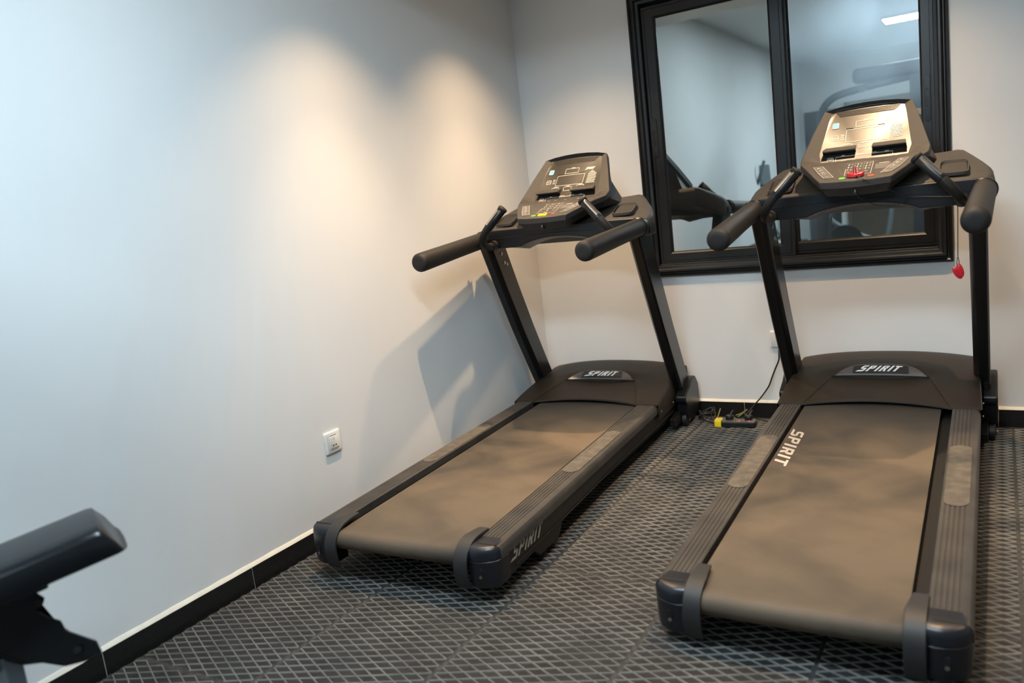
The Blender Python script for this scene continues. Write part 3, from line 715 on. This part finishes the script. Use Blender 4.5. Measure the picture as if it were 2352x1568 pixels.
    I = [I_(0,.989), I_(.06,.988), I_(.115,.985), I_(.140,.975), I_(.150,.943), I_(.162,.872), I_(.174,.806), I_(.163,.768)]
    C0, C1, C2, C3 = (0,.770,zu(.770)), (0,.735,zl(.735)), (0,.660,zl(.66)), (0,.565,zl(.565))
    Bp = (.192,.784,1.301); c_ = (.163,.768,zu(.768))
    g = G()
    def face(mi, *ps):
        g.add(ps, [tuple(range(len(ps)))], mi); g.add([(-x, y, z) for x, y, z in ps[::-1]], [tuple(range(len(ps)))], mi)
    face(0, O[0], I[0], I[1], O[1]); face(0, O[1], I[1], I[2], O[2]); face(0, O[2], I[2], I[3], O[3])
    face(0, O[3], I[3], I[4]); face(0, O[3], I[4], I[5], O[4]); face(0, O[4], I[5], I[6], O[5]); face(0, O[5], I[6], c_, Bp)
    face(1, I[0], C0, c_, I[6], I[5], I[4], I[3], I[2], I[1])
    face(0, C0, C1, O[6], O[5], Bp, c_); face(0, C1, C2, O[7], O[6]); face(0, C2, C3, O[8], O[7]); face(0, C3, O[11], O[10], O[9], O[8])
    def off(k, p, t):
        x, y, z = p
        if k <= 4: d = (.10, .68, -.70)
        elif k == 5: d = (.14, .45, -.90)
        elif k == 6: d = (.10, .15, -1)
        else: d = (.03, .10, -1)
        return (x+(d[0]*t if x > .05 else 0), y+d[1]*t, z+d[2]*t)
    R2 = [off(k, p, .034 if k < 6 else .026) for k, p in enumerate(O)]
    R1 = [off(k, p, .004) for k, p in enumerate(O)]; R1 = [((x+.0025 if x > .05 else x), y-(.0015 if k > 8 else 0), z) for k, (x, y, z) in enumerate(R1)]
    R3 = [off(k, p, .044 if k < 6 else .036) for k, p in enumerate(O)]; R3 = [(x*.94, y+(.012 if k > 8 else 0), z) for k, (x, y, z) in enumerate(R3)]
    R4 = [(x*1.25, .950-(.02 if k > 2 else 0), 1.262) if k <= 4 else ((.262, .890, 1.236) if k == 5 else (x*.92, y+.03, z-.022)) for k, (x, y, z) in enumerate(R3)]
    full = lambda r: [tuple(p) for p in r] + [(-x, y, z) for x, y, z in r[::-1][1:-1]]
    g.rings([full(O), full(R1), full(R2), full(R3), full(R4)], cap=False); n0 = full(R4); g.add(n0+[(0, .80, 1.175)], [(i, (i+1) % len(n0), len(n0)) for i in range(len(n0))])
    con = g.out('console', [PLAS, OVER], R, ang=22, merge=True, bevel=.0025)
    # vent with slats
    g = G(); q = [(-.128, .9775), (.128, .9775), (.106, .9545), (-.106, .9545)]
    g.add([(x, y-.0005, zu(y)+.0009) for x, y in q], [(0, 1, 2, 3)]); g.out('vent', BLACK, con)
    for k in range(6):
        t = (k+.6)/6.2; y = .9775+(.9545-.9775)*t; hw_ = .127+(.106-.127)*t
        g = G(); g.tube([(-hw_, y, zu(y)+.0010), (0, y+.0006, zu(y)+.0018), (hw_, y, zu(y)+.0010)], .0013, 6); g.out('vent_slat', PLASW, con)
    # two book ledges
    for s in (-1, 1):
        prof = [(.832, zu(.832)-.002), (.826, 1.3345), (.790, 1.3285), (.780, 1.3245), (.7785, 1.3195), (.782, 1.3165), (.800, 1.3120), (.806, zu(.806)-.004)]
        g = G(); g.rings([[(s*(.031 if i == 0 else .157)+ (s*.004*(0 if i == 0 else 1) if y > .8 else 0)*-1, y, z) for y, z in prof] for i in (0, 1)]); g.out('book_ledge', PLAS, con, bevel=.0018)
    # ---- printing and keys on the upper panel
    lw = .0013
    g = G()
    ribbon(g, rrect(-.0755, .0745, .8435, .8945, .003, 2), lw, UP, True)
    ribbon(g, rrect(-.0405, .0335, .9035, .927, .002, 2), lw, UP, True)
    ribbon(g, rrect(-.021, .0205, .8155, .8345, .002, 2), lw, UP, True)
    ribbon(g, rrect(-.106, .1075, .768, .7865, .002, 2), lw, UP, True)
    ribbon(g, [(-.088, .829), (-.088, .834), (-.049, .834), (-.049, .829)], lw, UP); ribbon(g, [(.047, .832), (.047, .837), (.088, .837), (.088, .832)], lw, UP)
    ribbon(g, rrect(-.1305, -.106, .8575, .875, .003, 2), lw*1.4, UP, True)
    text_on(g, 'HOLD', UP, -.127, .864, .017, .0045, offset=.02)
    for i, (yy, ww) in enumerate(((.876, .013), (.868, .011), (.859, .014))): text_on(g, ('SPEED', 'TIME', 'INCLINE')[i], UP, -.096, yy-.0015, ww, .003, offset=.02); ribbon(g, [(-.097, yy-.003), (-.0795, yy-.003)], .0006, UP)
    stroke_SPIRIT(UP, g, .070, .9125, .052, .0115, slant=.6, t=.22)
    for t_, x_, y_, w_ in (('TIME', -.086, .7885, .013), ('HEART RATE', -.028, .7885, .026), ('DISTANCE', .027, .7885, .021), ('PULSE', .079, .7885, .014), ('PROFILE', -.080, .8355, .022), ('LAPS', -.012, .8365, .020), ('CALORIES', .056, .8385, .024), ('PROGRAM', -.010, .929, .018)):
        text_on(g, t_, UP, x_, y_, w_, .0034, offset=.02)
    # warning block: triangle sign and lines of small words
    ribbon(g, [(.112, .9085), (.106, .9015), (.118, .9015)], .0009, UP, True)
    text_on(g, 'WARNING', UP, .098, .8955, .030, .0038, offset=.03)
    rng = random.Random(3)
    for k in range(9):
        yy = .891-.0058*k; xx = .094
        while xx < .138:
            l = rng.uniform(.003, .008); ribbon(g, [(xx, yy), (min(.141, xx+l), yy)], .0016, UP); xx += l+.0016
    g.out('printed_legend', PRINTM, con)
    for x_, y_ in ((-.063, .8995), (.058, .9005)):
        g = G(); g.box((x_-.0135, y_-.001, zu(y_)-.001), (x_+.0135, y_+.0008, zu(y_)+.0022)); g.out('panel_slot', BLACK, con)
    g = G(); pts = rrect(-.132, -.109, .9065, .9275, .003, 3); g.rings([[UP(*p) for p in pts], [(p[0], p[1]-.0008, zu(p[1])+.0016) for p in pts]]); g.out('fan_key', LCD, con)
    g = G(); ribbon(g, rrect(-.1325, -.1085, .906, .928, .003, 3), .0012, lambda x, y: (x, y-.0012, zu(y)+.002), True); g.out('key_border', PRINTM, con)
    g = G(); pts = rrect(-.139, -.115, .7685, .7855, .003, 3); g.rings([[UP(*p) for p in pts], [(p[0], p[1]-.0006, zu(p[1])+.0012) for p in pts]]); g.out('scan_key', GREYK, con)
    g = G(); F2 = lambda x, y: (x, y-.0012, zu(y)+.0016); ribbon(g, rrect(-.139, -.115, .7685, .7855, .003, 3), .0010, F2, True); text_on(g, 'SCAN', F2, -.134, .775, .014, .0036, offset=.02); g.out('scan_key_print', PRINTM, con)
    # ---- lower panel
    g = G()
    ribbon(g, [(-.047, .668), (.050, .664), (.051, .540), (-.042, .540)], lw, LO, True)
    ribbon(g, [(-.014, .662), (-.012, .585)], .0005, LO); ribbon(g, [(.018, .662), (.019, .585)], .0005, LO)
    for t_, x_, w_ in (('INCLINE', -.081, .019), ('METS', -.039, .012), ('PACE', .013, .013), ('SPEED', .082, .015)): text_on(g, t_, LO, x_, .742, w_, .0075, offset=.03)
    dig = '123456789'
    for k in range(9):
        r_, c__ = divmod(k, 3); x0 = -.040+.0325*c__; y0 = .640-.026*r_
        text_on(g, dig[k], LO, x0, y0, .006, .015, shear=.2, offset=.02)
        q = x0+.0105
        for j in range(3):
            ribbon(g, [(q+rng.uniform(0, .003), y0+.003+.0045*j), (q+.006+rng.uniform(0, .004), y0+.003+.0045*j+rng.uniform(-.003, .003))], .0012, LO)
    text_on(g, '0', LO, -.004, .566, .006, .014, offset=.02); ribbon(g, [(-.038, .565), (-.033, .574), (-.028, .565)], .0012, LO); ribbon(g, [(.028, .574), (.033, .565), (.038, .574)], .0012, LO)
    text_on(g, 'ENTER', LO, -.008, .545, .018, .007, offset=.02)
    text_on(g, 'WARNING', LO, .072, .632, .036, .008, offset=.02)
    g.out('keypad_print', PRINTM, con)['kind'] = 'stuff'
    g = G()
    for k in range(8):
        yy = .625-.0062*k; xx = .062
        while xx < .112:
            l = rng.uniform(.003, .009); ribbon(g, [(xx, yy), (min(.118, xx+l), yy)], .0022, LO); xx += l+.0022
    g.out('small_print', PRINTG, con)
    for s, q in ((-1, [(-.174, .660), (-.139, .661), (-.079, .530), (-.115, .530), (-.143, .585)]), (1, [(.175, .661), (.143, .661), (.086, .530), (.121, .533), (.150, .582)])):
        g = G(); n_ = len(q); g.rings([[LO(*p) for p in q], [(p[0], p[1], zl(p[1])+.0018) for p in q]]); g.out('quick_key_pad', GREYK, con)
        F3 = lambda x, y: (x, y, zl(y)+.0024)
        g = G(); ribbon(g, q, .0011, F3, True)
        e0, e1, e2, e3 = Vector(q[0]), Vector(q[1]), Vector(q[2]), Vector(q[-2] if s < 0 else q[3])
        ax = [(s*(.156-.028*k*.72), .640-.0285*k) for k in range(4)]
        ribbon(g, [(s*(.145), .585), (s*.107, .585)], .0010, F3)
        ribbon(g, [(s*(.165), .634), (s*.130, .634)], .0005, F3); ribbon(g, [(s*(.153), .609), (s*.118, .609)], .0005, F3)
        for k, d_ in enumerate(('6', '4', '2') if s < 0 else ('9', '6', '3')):
            cx = s*(.151-.0115*k); text_on(g, d_, F3, cx-.005, .639-.026*k, .006, .012, shear=.2, offset=.02)
            text_on(g, '%' if s < 0 else 'mph', F3, cx+.002, .641-.026*k, .006, .006)
        ribbon(g, [(s*.122-.006, .566), (s*.120, .574), (s*.122+.008, .567)], .0012, F3); ribbon(g, [(s*.106-.006, .550), (s*.106, .541), (s*.106+.008, .549)], .0012, F3)
        g.out('quick_key_print', PRINTM, con)
    def key(name, x0, x1, y0, y1, m_):
        g = G(); pts = rrect(x0, x1, y0, y1, min(.004, (y1-y0)*.45), 3); g.rings([[LO(*p) for p in pts], [(p[0], p[1], zl(p[1])+.0022) for p in pts]]); return g.out(name, m_, con)
    key('start_key', -.058, -.036, .506, .521, GREEN)
    key('stop_key', .044, .066, .508, .523, REDKEY)
    if n == 0:
        g = G(); pts = rrect(-.022, .024, .503, .521, .004, 3); g.rings([[LO(*p) for p in pts], [(p[0], p[1], zl(p[1])+.005) for p in pts]]); k_ = g.out('yellow_magnet_plate', YELLOW, con)
        g = G(); F4 = lambda x, y: (x, y, zl(y)+.0056); ribbon(g, [(.004, .518), (-.003, .512), (.004, .512), (-.002, .506)], .0014, F4); g.out('plate_mark', BLACK, k_)
    # jack under the front lip
    g = G(); g.box((-.006, .4985, 1.150), (.006, .530, 1.172)); j = g.out('jack_holder', BLACK, R, bevel=.002)
    g = G(); g.box((-.0015, .4968, 1.160), (.0015, .4990, 1.170)); g.out('jack_contact', SCREW, j)
    return R
T1 = build_treadmill(0, 'left black treadmill beside the long wall, yellow plate on its console')
T2 = build_treadmill(1, 'right black treadmill with lettered belt, red key on its console')

def world_of(n, p):
    (loc, (pt, rl, a)) = POSE[n]; return Matrix.Translation(loc) @ Euler((pt, rl, a)).to_matrix().to_4x4() @ Vector(p)

# ================================================================= SAFETY KEY of the right treadmill
K = tag(empty('safety_key'), 'red safety key with black cord and hanging red clip on the right treadmill', 'safety key')
K.location = POSE[1][0]; K.rotation_euler = POSE[1][1]
g = G(); pts = []
base = [(-.031, .520), (-.026, .512), (0, .505), (.026, .512), (.033, .523), (.028, .528), (0, .526), (-.027, .528)]
g.rings([[(x, y, zl(y)+.003) for x, y in base], [(x, y, zl(y)+.012) for x, y in base], [(x*.9, .517+(y-.517)*.8, zl(y)+.0155) for x, y in base]]); g.out('key_body', RED, K, bevel=.002, ang=40)
g = G(); g.tube([(.0, .517, 1.226), (.0, .520, 1.240), (.0, .522, 1.252)], [.0075, .0062, .0055], 14); g.out('key_stem', RED, K, ang=50)
cord = smooth_path([(.004, .508, 1.222), (.030, .480, 1.208), (.075, .500, 1.175), (.120, .560, 1.150), (.165, .622, 1.118), (.215, .634, 1.112), (.27, .634, 1.106), (.325, .625, 1.100), (.345, .612, 1.075), (.352, .604, 1.09), (.345, .600, 1.108), (.333, .604, 1.10), (.335, .616, 1.078), (.3365, .618, 1.05), (.3355, .620, .98), (.334, .620, .882)], 6)
g = G(); g.tube(cord, .0016, 8); g.out('cord', CABLE, K)
g = G(); g.tube(smooth_path([(.000, .497, 1.158), (.015, .560, 1.128), (.06, .634, 1.095), (.11, .640, 1.087), (.150, .638, 1.096), (.163, .632, 1.113)], 6), .0013, 8); g.out('loose_cord', CABLE, K)
g = G(); g.tube([(.334, .620, .884), (.334, .620, .874)], .0030, 8); g.out('crimp', SCREW, K)
g = G(); g.tube(smooth_path([(.334, .620, .876), (.3305, .620, .860), (.331, .620, .846), (.334, .620, .842), (.337, .620, .846), (.3375, .620, .860), (.334, .620, .876)], 4), .0013, 6); g.out('cord_loop', CABLE, K)
for nm, c0, c1, w_, yo in (('clip_jaw', (.3365, .840), (.3435, .806), .0125, .003), ('clip_jaw', (.3235, .829), (.3400, .803), .0120, -.009)):
    p0, p1 = Vector((c0[0], c0[1])), Vector((c1[0], c1[1])); d = (p1-p0); L = d.length; d.normalize(); n_ = Vector((-d.y, d.x)); pl = []
    for k in range(20):
        a_ = 2*pi*k/20; q = p0+d*(L/2)+d*math.cos(a_)*(L/2+.011)+n_*math.sin(a_)*w_*(1.0+.15*math.cos(a_)); pl.append(q)
    g = G(); g.rings([[(p0.x+d.x*L/2+(q.x-p0.x-d.x*L/2)*k_, .620+yo+dy, p0.y+d.y*L/2+(q.y-p0.y-d.y*L/2)*k_) for q in pl] for k_, dy in ((.8, .0045), (1, .002), (1, -.002), (.8, -.0045))]); g.out(nm, RED, K, ang=40)

# ================================================================= POWER STRIP AND CABLES
PS = tag(empty('power_strip', (1.092, -.225, 0.0)), 'dark grey power strip with a yellow end on the floor between the treadmills', 'power strip'); PS.rotation_euler = (0, 0, .08)
g = G(); body = rrect(0.030, .208, -.028, .028, .010, 4)
g.rings([[(x, y, 0) for x, y in body], [(x, y, .024) for x, y in body]]); g.out('base', BLACK, PS, bevel=.003)
g = G(); g.rings([[(x, y, .0235) for x, y in body], [(x, y, .030) for x, y in body], [(.119+(x-.119)*.98, y*.92, .033) for x, y in body]]); g.out('cover', mat('strip_grey', (.10, .09, .085), .45), PS)
g = G(); yl = rrect(-.002, .036, -.030, .030, .009, 4); g.rings([[(x, y, .002) for x, y in yl], [(x, y, .030) for x, y in yl], [(.017+(x-.017)*.93, y*.93, .035) for x, y in yl]]); g.out('yellow_end', YELLOW, PS, ang=40)
for x in (.058, .108, .158):
    g = G(); ribbon(g, rrect(x-.006, x+.006, -.024, -.010, .001, 2), .0016, lambda u, v: (u, v, .0337), True); g.out('switch_outline', YELLOW, PS)
    g = G(); g.box((x-.0035, -.0205, .033), (x+.0035, -.0135, .0355)); g.out('rocker', BLACK, PS, bevel=.001)
for x in (.128, .178):
    g = G(); g.tube([(x, -.021, .033), (x, -.021, .0352)], .0034, 10); g.out('indicator', REDLED, PS)
for i, x in enumerate((.072, .170)):
    p = tag(empty('plug', (1.092+x*math.cos(.08)-.012*math.sin(.08), -.225+x*math.sin(.08)+.012, .033)), ('black round plug nearer the yellow end of the power strip', 'black round plug at the far right end of the power strip')[i], 'plug', 'plugs in the power strip')
    g = G(); g.rings([[(r_*math.cos(2*pi*k/20), r_*.9*math.sin(2*pi*k/20), z) for k in range(20)] for r_, z in ((.019, 0), (.021, .004), (.021, .018), (.018, .022))]); g.out('plug_body', CABLE, p, ang=50)
    g = G(); g.tube(smooth_path([(0, .010, .016), (.006, .030, .030), (.010, .045, .034)], 4), [.005]*9, 8); g.out('strain_relief', CABLE, p)
def cable(name, label, pts, r=.0035, m=CABLE):
    g = G(); g.tube(smooth_path(pts, 7), r, 8); return tag(g.out(name, m, None, ang=60), label, 'cable')
cable('power_cable', 'black cable rising from the power strip past the window wall switch', [(1.392, -.012, .405), (1.398, -.045, .36), (1.394, -.040, .315), (1.372, -.035, .265), (1.352, -.034, .218), (1.335, -.032, .175), (1.316, -.034, .145), (1.290, -.040, .110), (1.262, -.048, .078), (1.235, -.060, .045), (1.215, -.080, .022), (1.205, -.11, .012), (1.180, -.150, .030), (1.176, -.168, .060)], .0040)
cable('green_yellow_cable', 'green and yellow striped wire looping behind the power strip', [(1.078, -.08, .052), (1.076, -.11, .030), (1.080, -.15, .012), (1.10, -.155, .010), (1.13, -.12, .014), (1.19, -.09, .03), (1.222, -.075, .050), (1.20, -.085, .030), (1.165, -.115, .012), (1.12, -.135, .012), (1.09, -.14, .02)], .0030, CABLEG)
rngc = random.Random(5); pts = []
for k in range(26):
    a_ = k*1.15; pts.append((1.015+.038*math.cos(a_)+rngc.uniform(-.012, .012), -.13+.045*math.sin(a_)+rngc.uniform(-.012, .012), .012+.038*(.5+.5*math.sin(k*1.7))+rngc.uniform(0, .008)))
cable('tangled_cable', 'tangle of black cable on the floor behind the left treadmill', pts+[(1.05, -.19, .008), (1.075, -.215, .010), (1.095, -.222, .014)], .0032)
cable('floor_cable', 'black cable lying on the floor from the strip to the right treadmill', [(1.262, -.165, .045), (1.28, -.13, .02), (1.33, -.12, .006), (1.38, -.14, .006), (1.43, -.16, .006), (1.52, -.17, .006)], .0035)

# ================================================================= BENCH in the lower left foreground
def ray(u, v, D):
    x, y = (u-1176)/FPX, -(v-784)/FPX
    return CM @ Vector((x*D, y*D, -D))
Pb = ray(302, 1266, 1.76); az, inc = math.radians(64), math.radians(8.5)
Lv = Vector((math.cos(inc)*math.cos(az), math.cos(inc)*math.sin(az), math.sin(inc))); Wv = Vector((-math.sin(az), math.cos(az), 0)); Nv = Lv.cross(Wv)
if Nv.z < 0: Nv = -Nv
BR = tag(empty('weight_bench', (Pb-Lv*.30+Wv*.12).to_tuple()), 'weight bench with black vinyl pad, blurred in the lower left corner', 'bench')
B0 = Vector(BR.location)
def bl(l, w_, n_): return Pb + Lv*l + Wv*w_ + Nv*n_ - B0
g = G(); rs = []; PW, PT, PL = .215, .078, .95
for l, kw, kt in ((0, .93, .95), (-.004, .97, .98), (-.014, 1, 1), (-.06, 1, 1), (-.12, 1, 1), (-.3, 1, 1), (-.6, 1, 1), (-PL, 1, 1)):
    r = []; hw_ = PW/2
    for a_ in range(0, 360, 15):
        c_, s_ = math.cos(math.radians(a_)), math.sin(math.radians(a_))
        w2 = math.copysign(abs(c_)**.35, c_)*hw_*kw
        n2 = (PT*.45+abs(s_)**.5*PT*.55*kt if s_ >= 0 else PT*.45-abs(s_)**.25*PT*.45*kt)
        t = max(0, 1+l/.16); q = (w2/hw_+1)/2          # the far corner is cut back, the near corner leads
        sh = (.038*(max(0, n2)/PT)**1.8+.016*abs(2*q-1)**4)*t
        r.append(bl(l-sh, PW/2+w2, n2))
    rs.append(r)
g.rings(rs); g.out('bench_pad', PADM, BR, ang=60)
g = G(); 
def lbox(g, l0, l1, w0, w1, n0, n1): g.add([bl(*q) for q in ((l0,w0,n0),(l1,w0,n0),(l1,w1,n0),(l0,w1,n0),(l0,w0,n1),(l1,w0,n1),(l1,w1,n1),(l0,w1,n1))], [(0,3,2,1),(4,5,6,7),(0,1,5,4),(1,2,6,5),(2,3,7,6),(3,0,4,7)])
lbox(g, -.90, -.17, .06, .175, -.022, -.001); g.out('pad_support', STEEL, BR, bevel=.004)
# notched bracket plates and hinge below the pad
def rp(u, v, D): return ray(u, v, D) - B0
def plate(name, px, D0, D1, m_):
    g = G(); g.rings([[rp(u, v, D0) for u, v in px], [rp(u, v, D1) for u, v in px]]); return g.out(name, m_, BR, bevel=.003)
D_ = 1.80
plate('bracket_plate', [(-40, 1360), (60, 1345), (103, 1372), (100, 1385), (84, 1402), (108, 1415), (140, 1424), (152, 1446), (222, 1470), (236, 1498), (205, 1516), (150, 1530), (60, 1516), (-40, 1480)], D_, D_+.006, STEEL)
plate('bracket_plate', [(-40, 1375), (60, 1360), (95, 1385), (135, 1432), (205, 1478), (222, 1505), (150, 1530), (60, 1516), (-40, 1480)], D_+.085, D_+.091, STEEL)
g = G(); g.tube([rp(178, 1492, D_-.01), rp(178, 1492, D_+.10)], .0085, 14); g.tube([rp(90, 1385, D_-.008), rp(90, 1385, D_+.10)], .008, 14); g.out('hinge_pin', STEEL, BR)
g = G(); g.tube([rp(130, 1490, D_+.04), rp(60, 1500, D_+.04), rp(-60, 1470, D_+.04)], .026, 16); g.out('seat_tube', STEEL, BR)
legtop = rp(8, 1480, D_+.045); legw = legtop + B0
g = G(); g.rings([[Vector((legtop.x+dx, legtop.y+dy, z)) for dx, dy in ((-.028, -.02), (.028, -.02), (.028, .02), (-.028, .02))] for z in (legtop.z, .01-B0.z)])
g.out('post', GREYM, BR, bevel=.004)
g = G(); g.box((legtop.x-.22, legtop.y-.03, -B0.z), (legtop.x+.05, legtop.y+.03, .05-B0.z)); g.out('base_foot', GREYM, BR, bevel=.006)
g = G(); far = legtop - Lv*.55; g.rings([[Vector((far.x+dx, far.y+dy, z)) for dx, dy in ((-.028, -.02), (.028, -.02), (.028, .02), (-.028, .02))] for z in (legtop.z-.02, -B0.z)])
g.out('post', GREYM, BR, bevel=.004)
g = G(); g.tube([legtop+Vector((0, 0, -.03)), far+Vector((0, 0, -.05))], .026, 12); g.out('spine_tube', GREYM, BR)

# ================================================================= THINGS BEHIND THE CAMERA, seen in the glass
def tubes(name, paths, r, m_, parent):
    g = G()
    for p in paths: g.tube(smooth_path(p, 6), r, 12)
    return g.out(name, m_, parent, ang=60)
MG = tag(empty('cable_machine', (1.55, -4.75, 0)), 'blue-grey cable machine with curved frame, seen only in the right window pane', 'gym machine')
tubes('curved_frame', [[(-.75, 0, .02-.013+.01), (-.75, 0, .9), (-.745, 0, 1.70), (-.72, 0, 1.84), (-.65, 0, 1.93), (-.52, 0, 1.98), (-.2, 0, 2.02), (.30, 0, 2.06), (.9, 0, 2.08)]], .038, FRAMEG, MG)
g = G(); g.box((-.42, -.07, 2.05), (.95, .07, 2.20)); g.out('top_beam', FRAMEG, MG, bevel=.05, seg=4)
g = G(); g.box((.10, -.05, 0), (.20, .05, 2.06)); g.out('mast', FRAMEG, MG, bevel=.006)
g = G(); g.box((.82, -.05, 0), (.92, .05, 2.06)); g.out('mast', FRAMEG, MG, bevel=.006)
g = G(); g.box((-.80, -.05, 0), (.95, .05, .07)); g.out('base_beam', FRAMEG, MG, bevel=.01)
for k in range(14):
    g = G(); g.box((.28, -.09, .15+.055*k), (.74, .09, .15+.055*k+.050)); g.out('weight_plate', STEEL, MG, bevel=.004)
for x in (.36, .66): g = G(); g.tube([(x, 0, .1), (x, 0, 2.04)], .012, 10); g.out('guide_rod', CHROME, MG)
g = G(); g.tube([(.15, -.09, 1.72), (.15, -.06, 1.72)], .06, 24); g.out('pulley', PLASW, MG)
def bike(x, y, label, rot):
    b = tag(empty('exercise_bike', (x, y, 0)), label, 'exercise bike', 'bikes behind the camera'); b.rotation_euler = (0, 0, rot)
    tubes('frame', [[(-.45, 0, .05), (-.2, 0, .30), (.05, 0, .42), (.35, 0, .62), (.48, 0, .95)], [(-.25, 0, .30), (-.30, 0, .55), (-.33, 0, .78)]], .03, GREYM, b)
    g = G(); g.box((-.50, -.22, 0), (-.42, .22, .06)); g.box((.42, -.22, 0), (.50, .22, .06)); g.box((-.48, -.03, .02), (.48, .03, .06)); g.out('base', GREYM, b, bevel=.01)
    g = G(); g.rings([[(.22+r_*math.cos(2*pi*k/32), yy, .33+r_*math.sin(2*pi*k/32)) for k in range(32)] for yy, r_ in ((-.035, .18), (-.045, .22), (.045, .22), (.035, .18))]); g.out('flywheel', PLASW, b)
    g = G(); g.rings([[(-.34+a_*(-1), w2, .80+h) for a_, w2, h in ((-.14, -.03, 0), (-.05, -.05, .02), (.10, -.11, .03), (.14, -.06, .03), (.14, .06, .03), (.10, .11, .03), (-.05, .05, .02), (-.14, .03, 0))], [(-.34+a_*(-1), w2, .87+h) for a_, w2, h in ((-.14, -.03, 0), (-.05, -.05, .0), (.10, -.11, .01), (.14, -.06, .02), (.14, .06, .02), (.10, .11, .01), (-.05, .05, .0), (-.14, .03, 0))]]); g.out('saddle', PADM, b, bevel=.012)
    tubes('handlebar', [[(.30, -.22, 1.42), (.38, -.22, 1.22), (.48, -.14, 1.12), (.48, 0, 1.10), (.48, .14, 1.12), (.38, .22, 1.22), (.30, .22, 1.42)], [(.48, 0, .9), (.48, 0, 1.10)]], .018, GREYM, b)
    g = G(); g.prism([(.42, 1.14), (.54, 1.12), (.50, 1.36), (.44, 1.38)], 1, -.10, .10); g.out('display', GREYM, b, bevel=.015)
    for s in (-1, 1):
        g = G(); g.tube([(.02, s*.05, .33), (.02, s*.10, .33), (.02+s*.10, s*.10, .33+s*.12)], .012, 8); g.box((.02+s*.10-.05, s*.10, .33+s*.12-.012), (.02+s*.10+.05, s*.10+s*.09, .33+s*.12+.012)); g.out('pedal_crank', STEEL, b)
bike(0.46, -5.35, 'grey exercise bike whose handlebar shows in the left window pane', math.radians(200))
bike(0.98, -6.2, 'grey exercise bike seen low in the right window pane', math.radians(170))
# brown door in the far wall, low in the right pane
dr = struct(empty('door_1', (.62, YFAR, 0))); 
g = G(); g.box((0, 0, ZF), (.9, .04, 2.05)); g.out('door_leaf', mat('brown_door', (.085, .06, .035), .45, var=.2, vscale=8), dr, bevel=.002)
g = G(); frame = [(-.06, 0), (0, 0)]; g.box((-.06, 0, ZF), (0, .06, 2.11)); g.box((.9, 0, ZF), (.96, .06, 2.11)); g.box((-.06, 0, 2.05), (.96, .06, 2.11)); g.out('door_frame', mat('door_casing', (.10, .075, .05), .5), dr, bevel=.003)
g = G(); g.tube([(.82, .04, 1.0), (.82, .09, 1.0), (.72, .09, 1.0)], .009, 10); g.out('door_handle', CHROME, dr)

dr2 = struct(empty('door_2', (.03, YFAR, 0)))
G().box((0, 0, ZF), (.44, .03, 2.05)).out('dark_glazed_leaf', mat('dark_glazing', (.012, .018, .018), .12), dr2, bevel=.002)
G().box((.44, 0, ZF), (.475, .05, 2.10)).out('white_jamb', WHITEP, dr2, bevel=.002)
cb = tag(empty('low_cabinet', (1.62, YFAR+.25, 0)), 'low dark cabinet against the far wall, seen low in the right pane', 'cabinet')
g = G(); g.box((0, -.22, 0), (2.2, .22, .62)); g.out('carcass', STEEL, cb, bevel=.004)
for k in range(4): g = G(); g.box((.02+.545*k, .22, .04), (.545+.545*k, .238, .60)); g.out('cabinet_door', mat('dark_cabinet_door', (.02, .025, .025), .35), cb, bevel=.003)
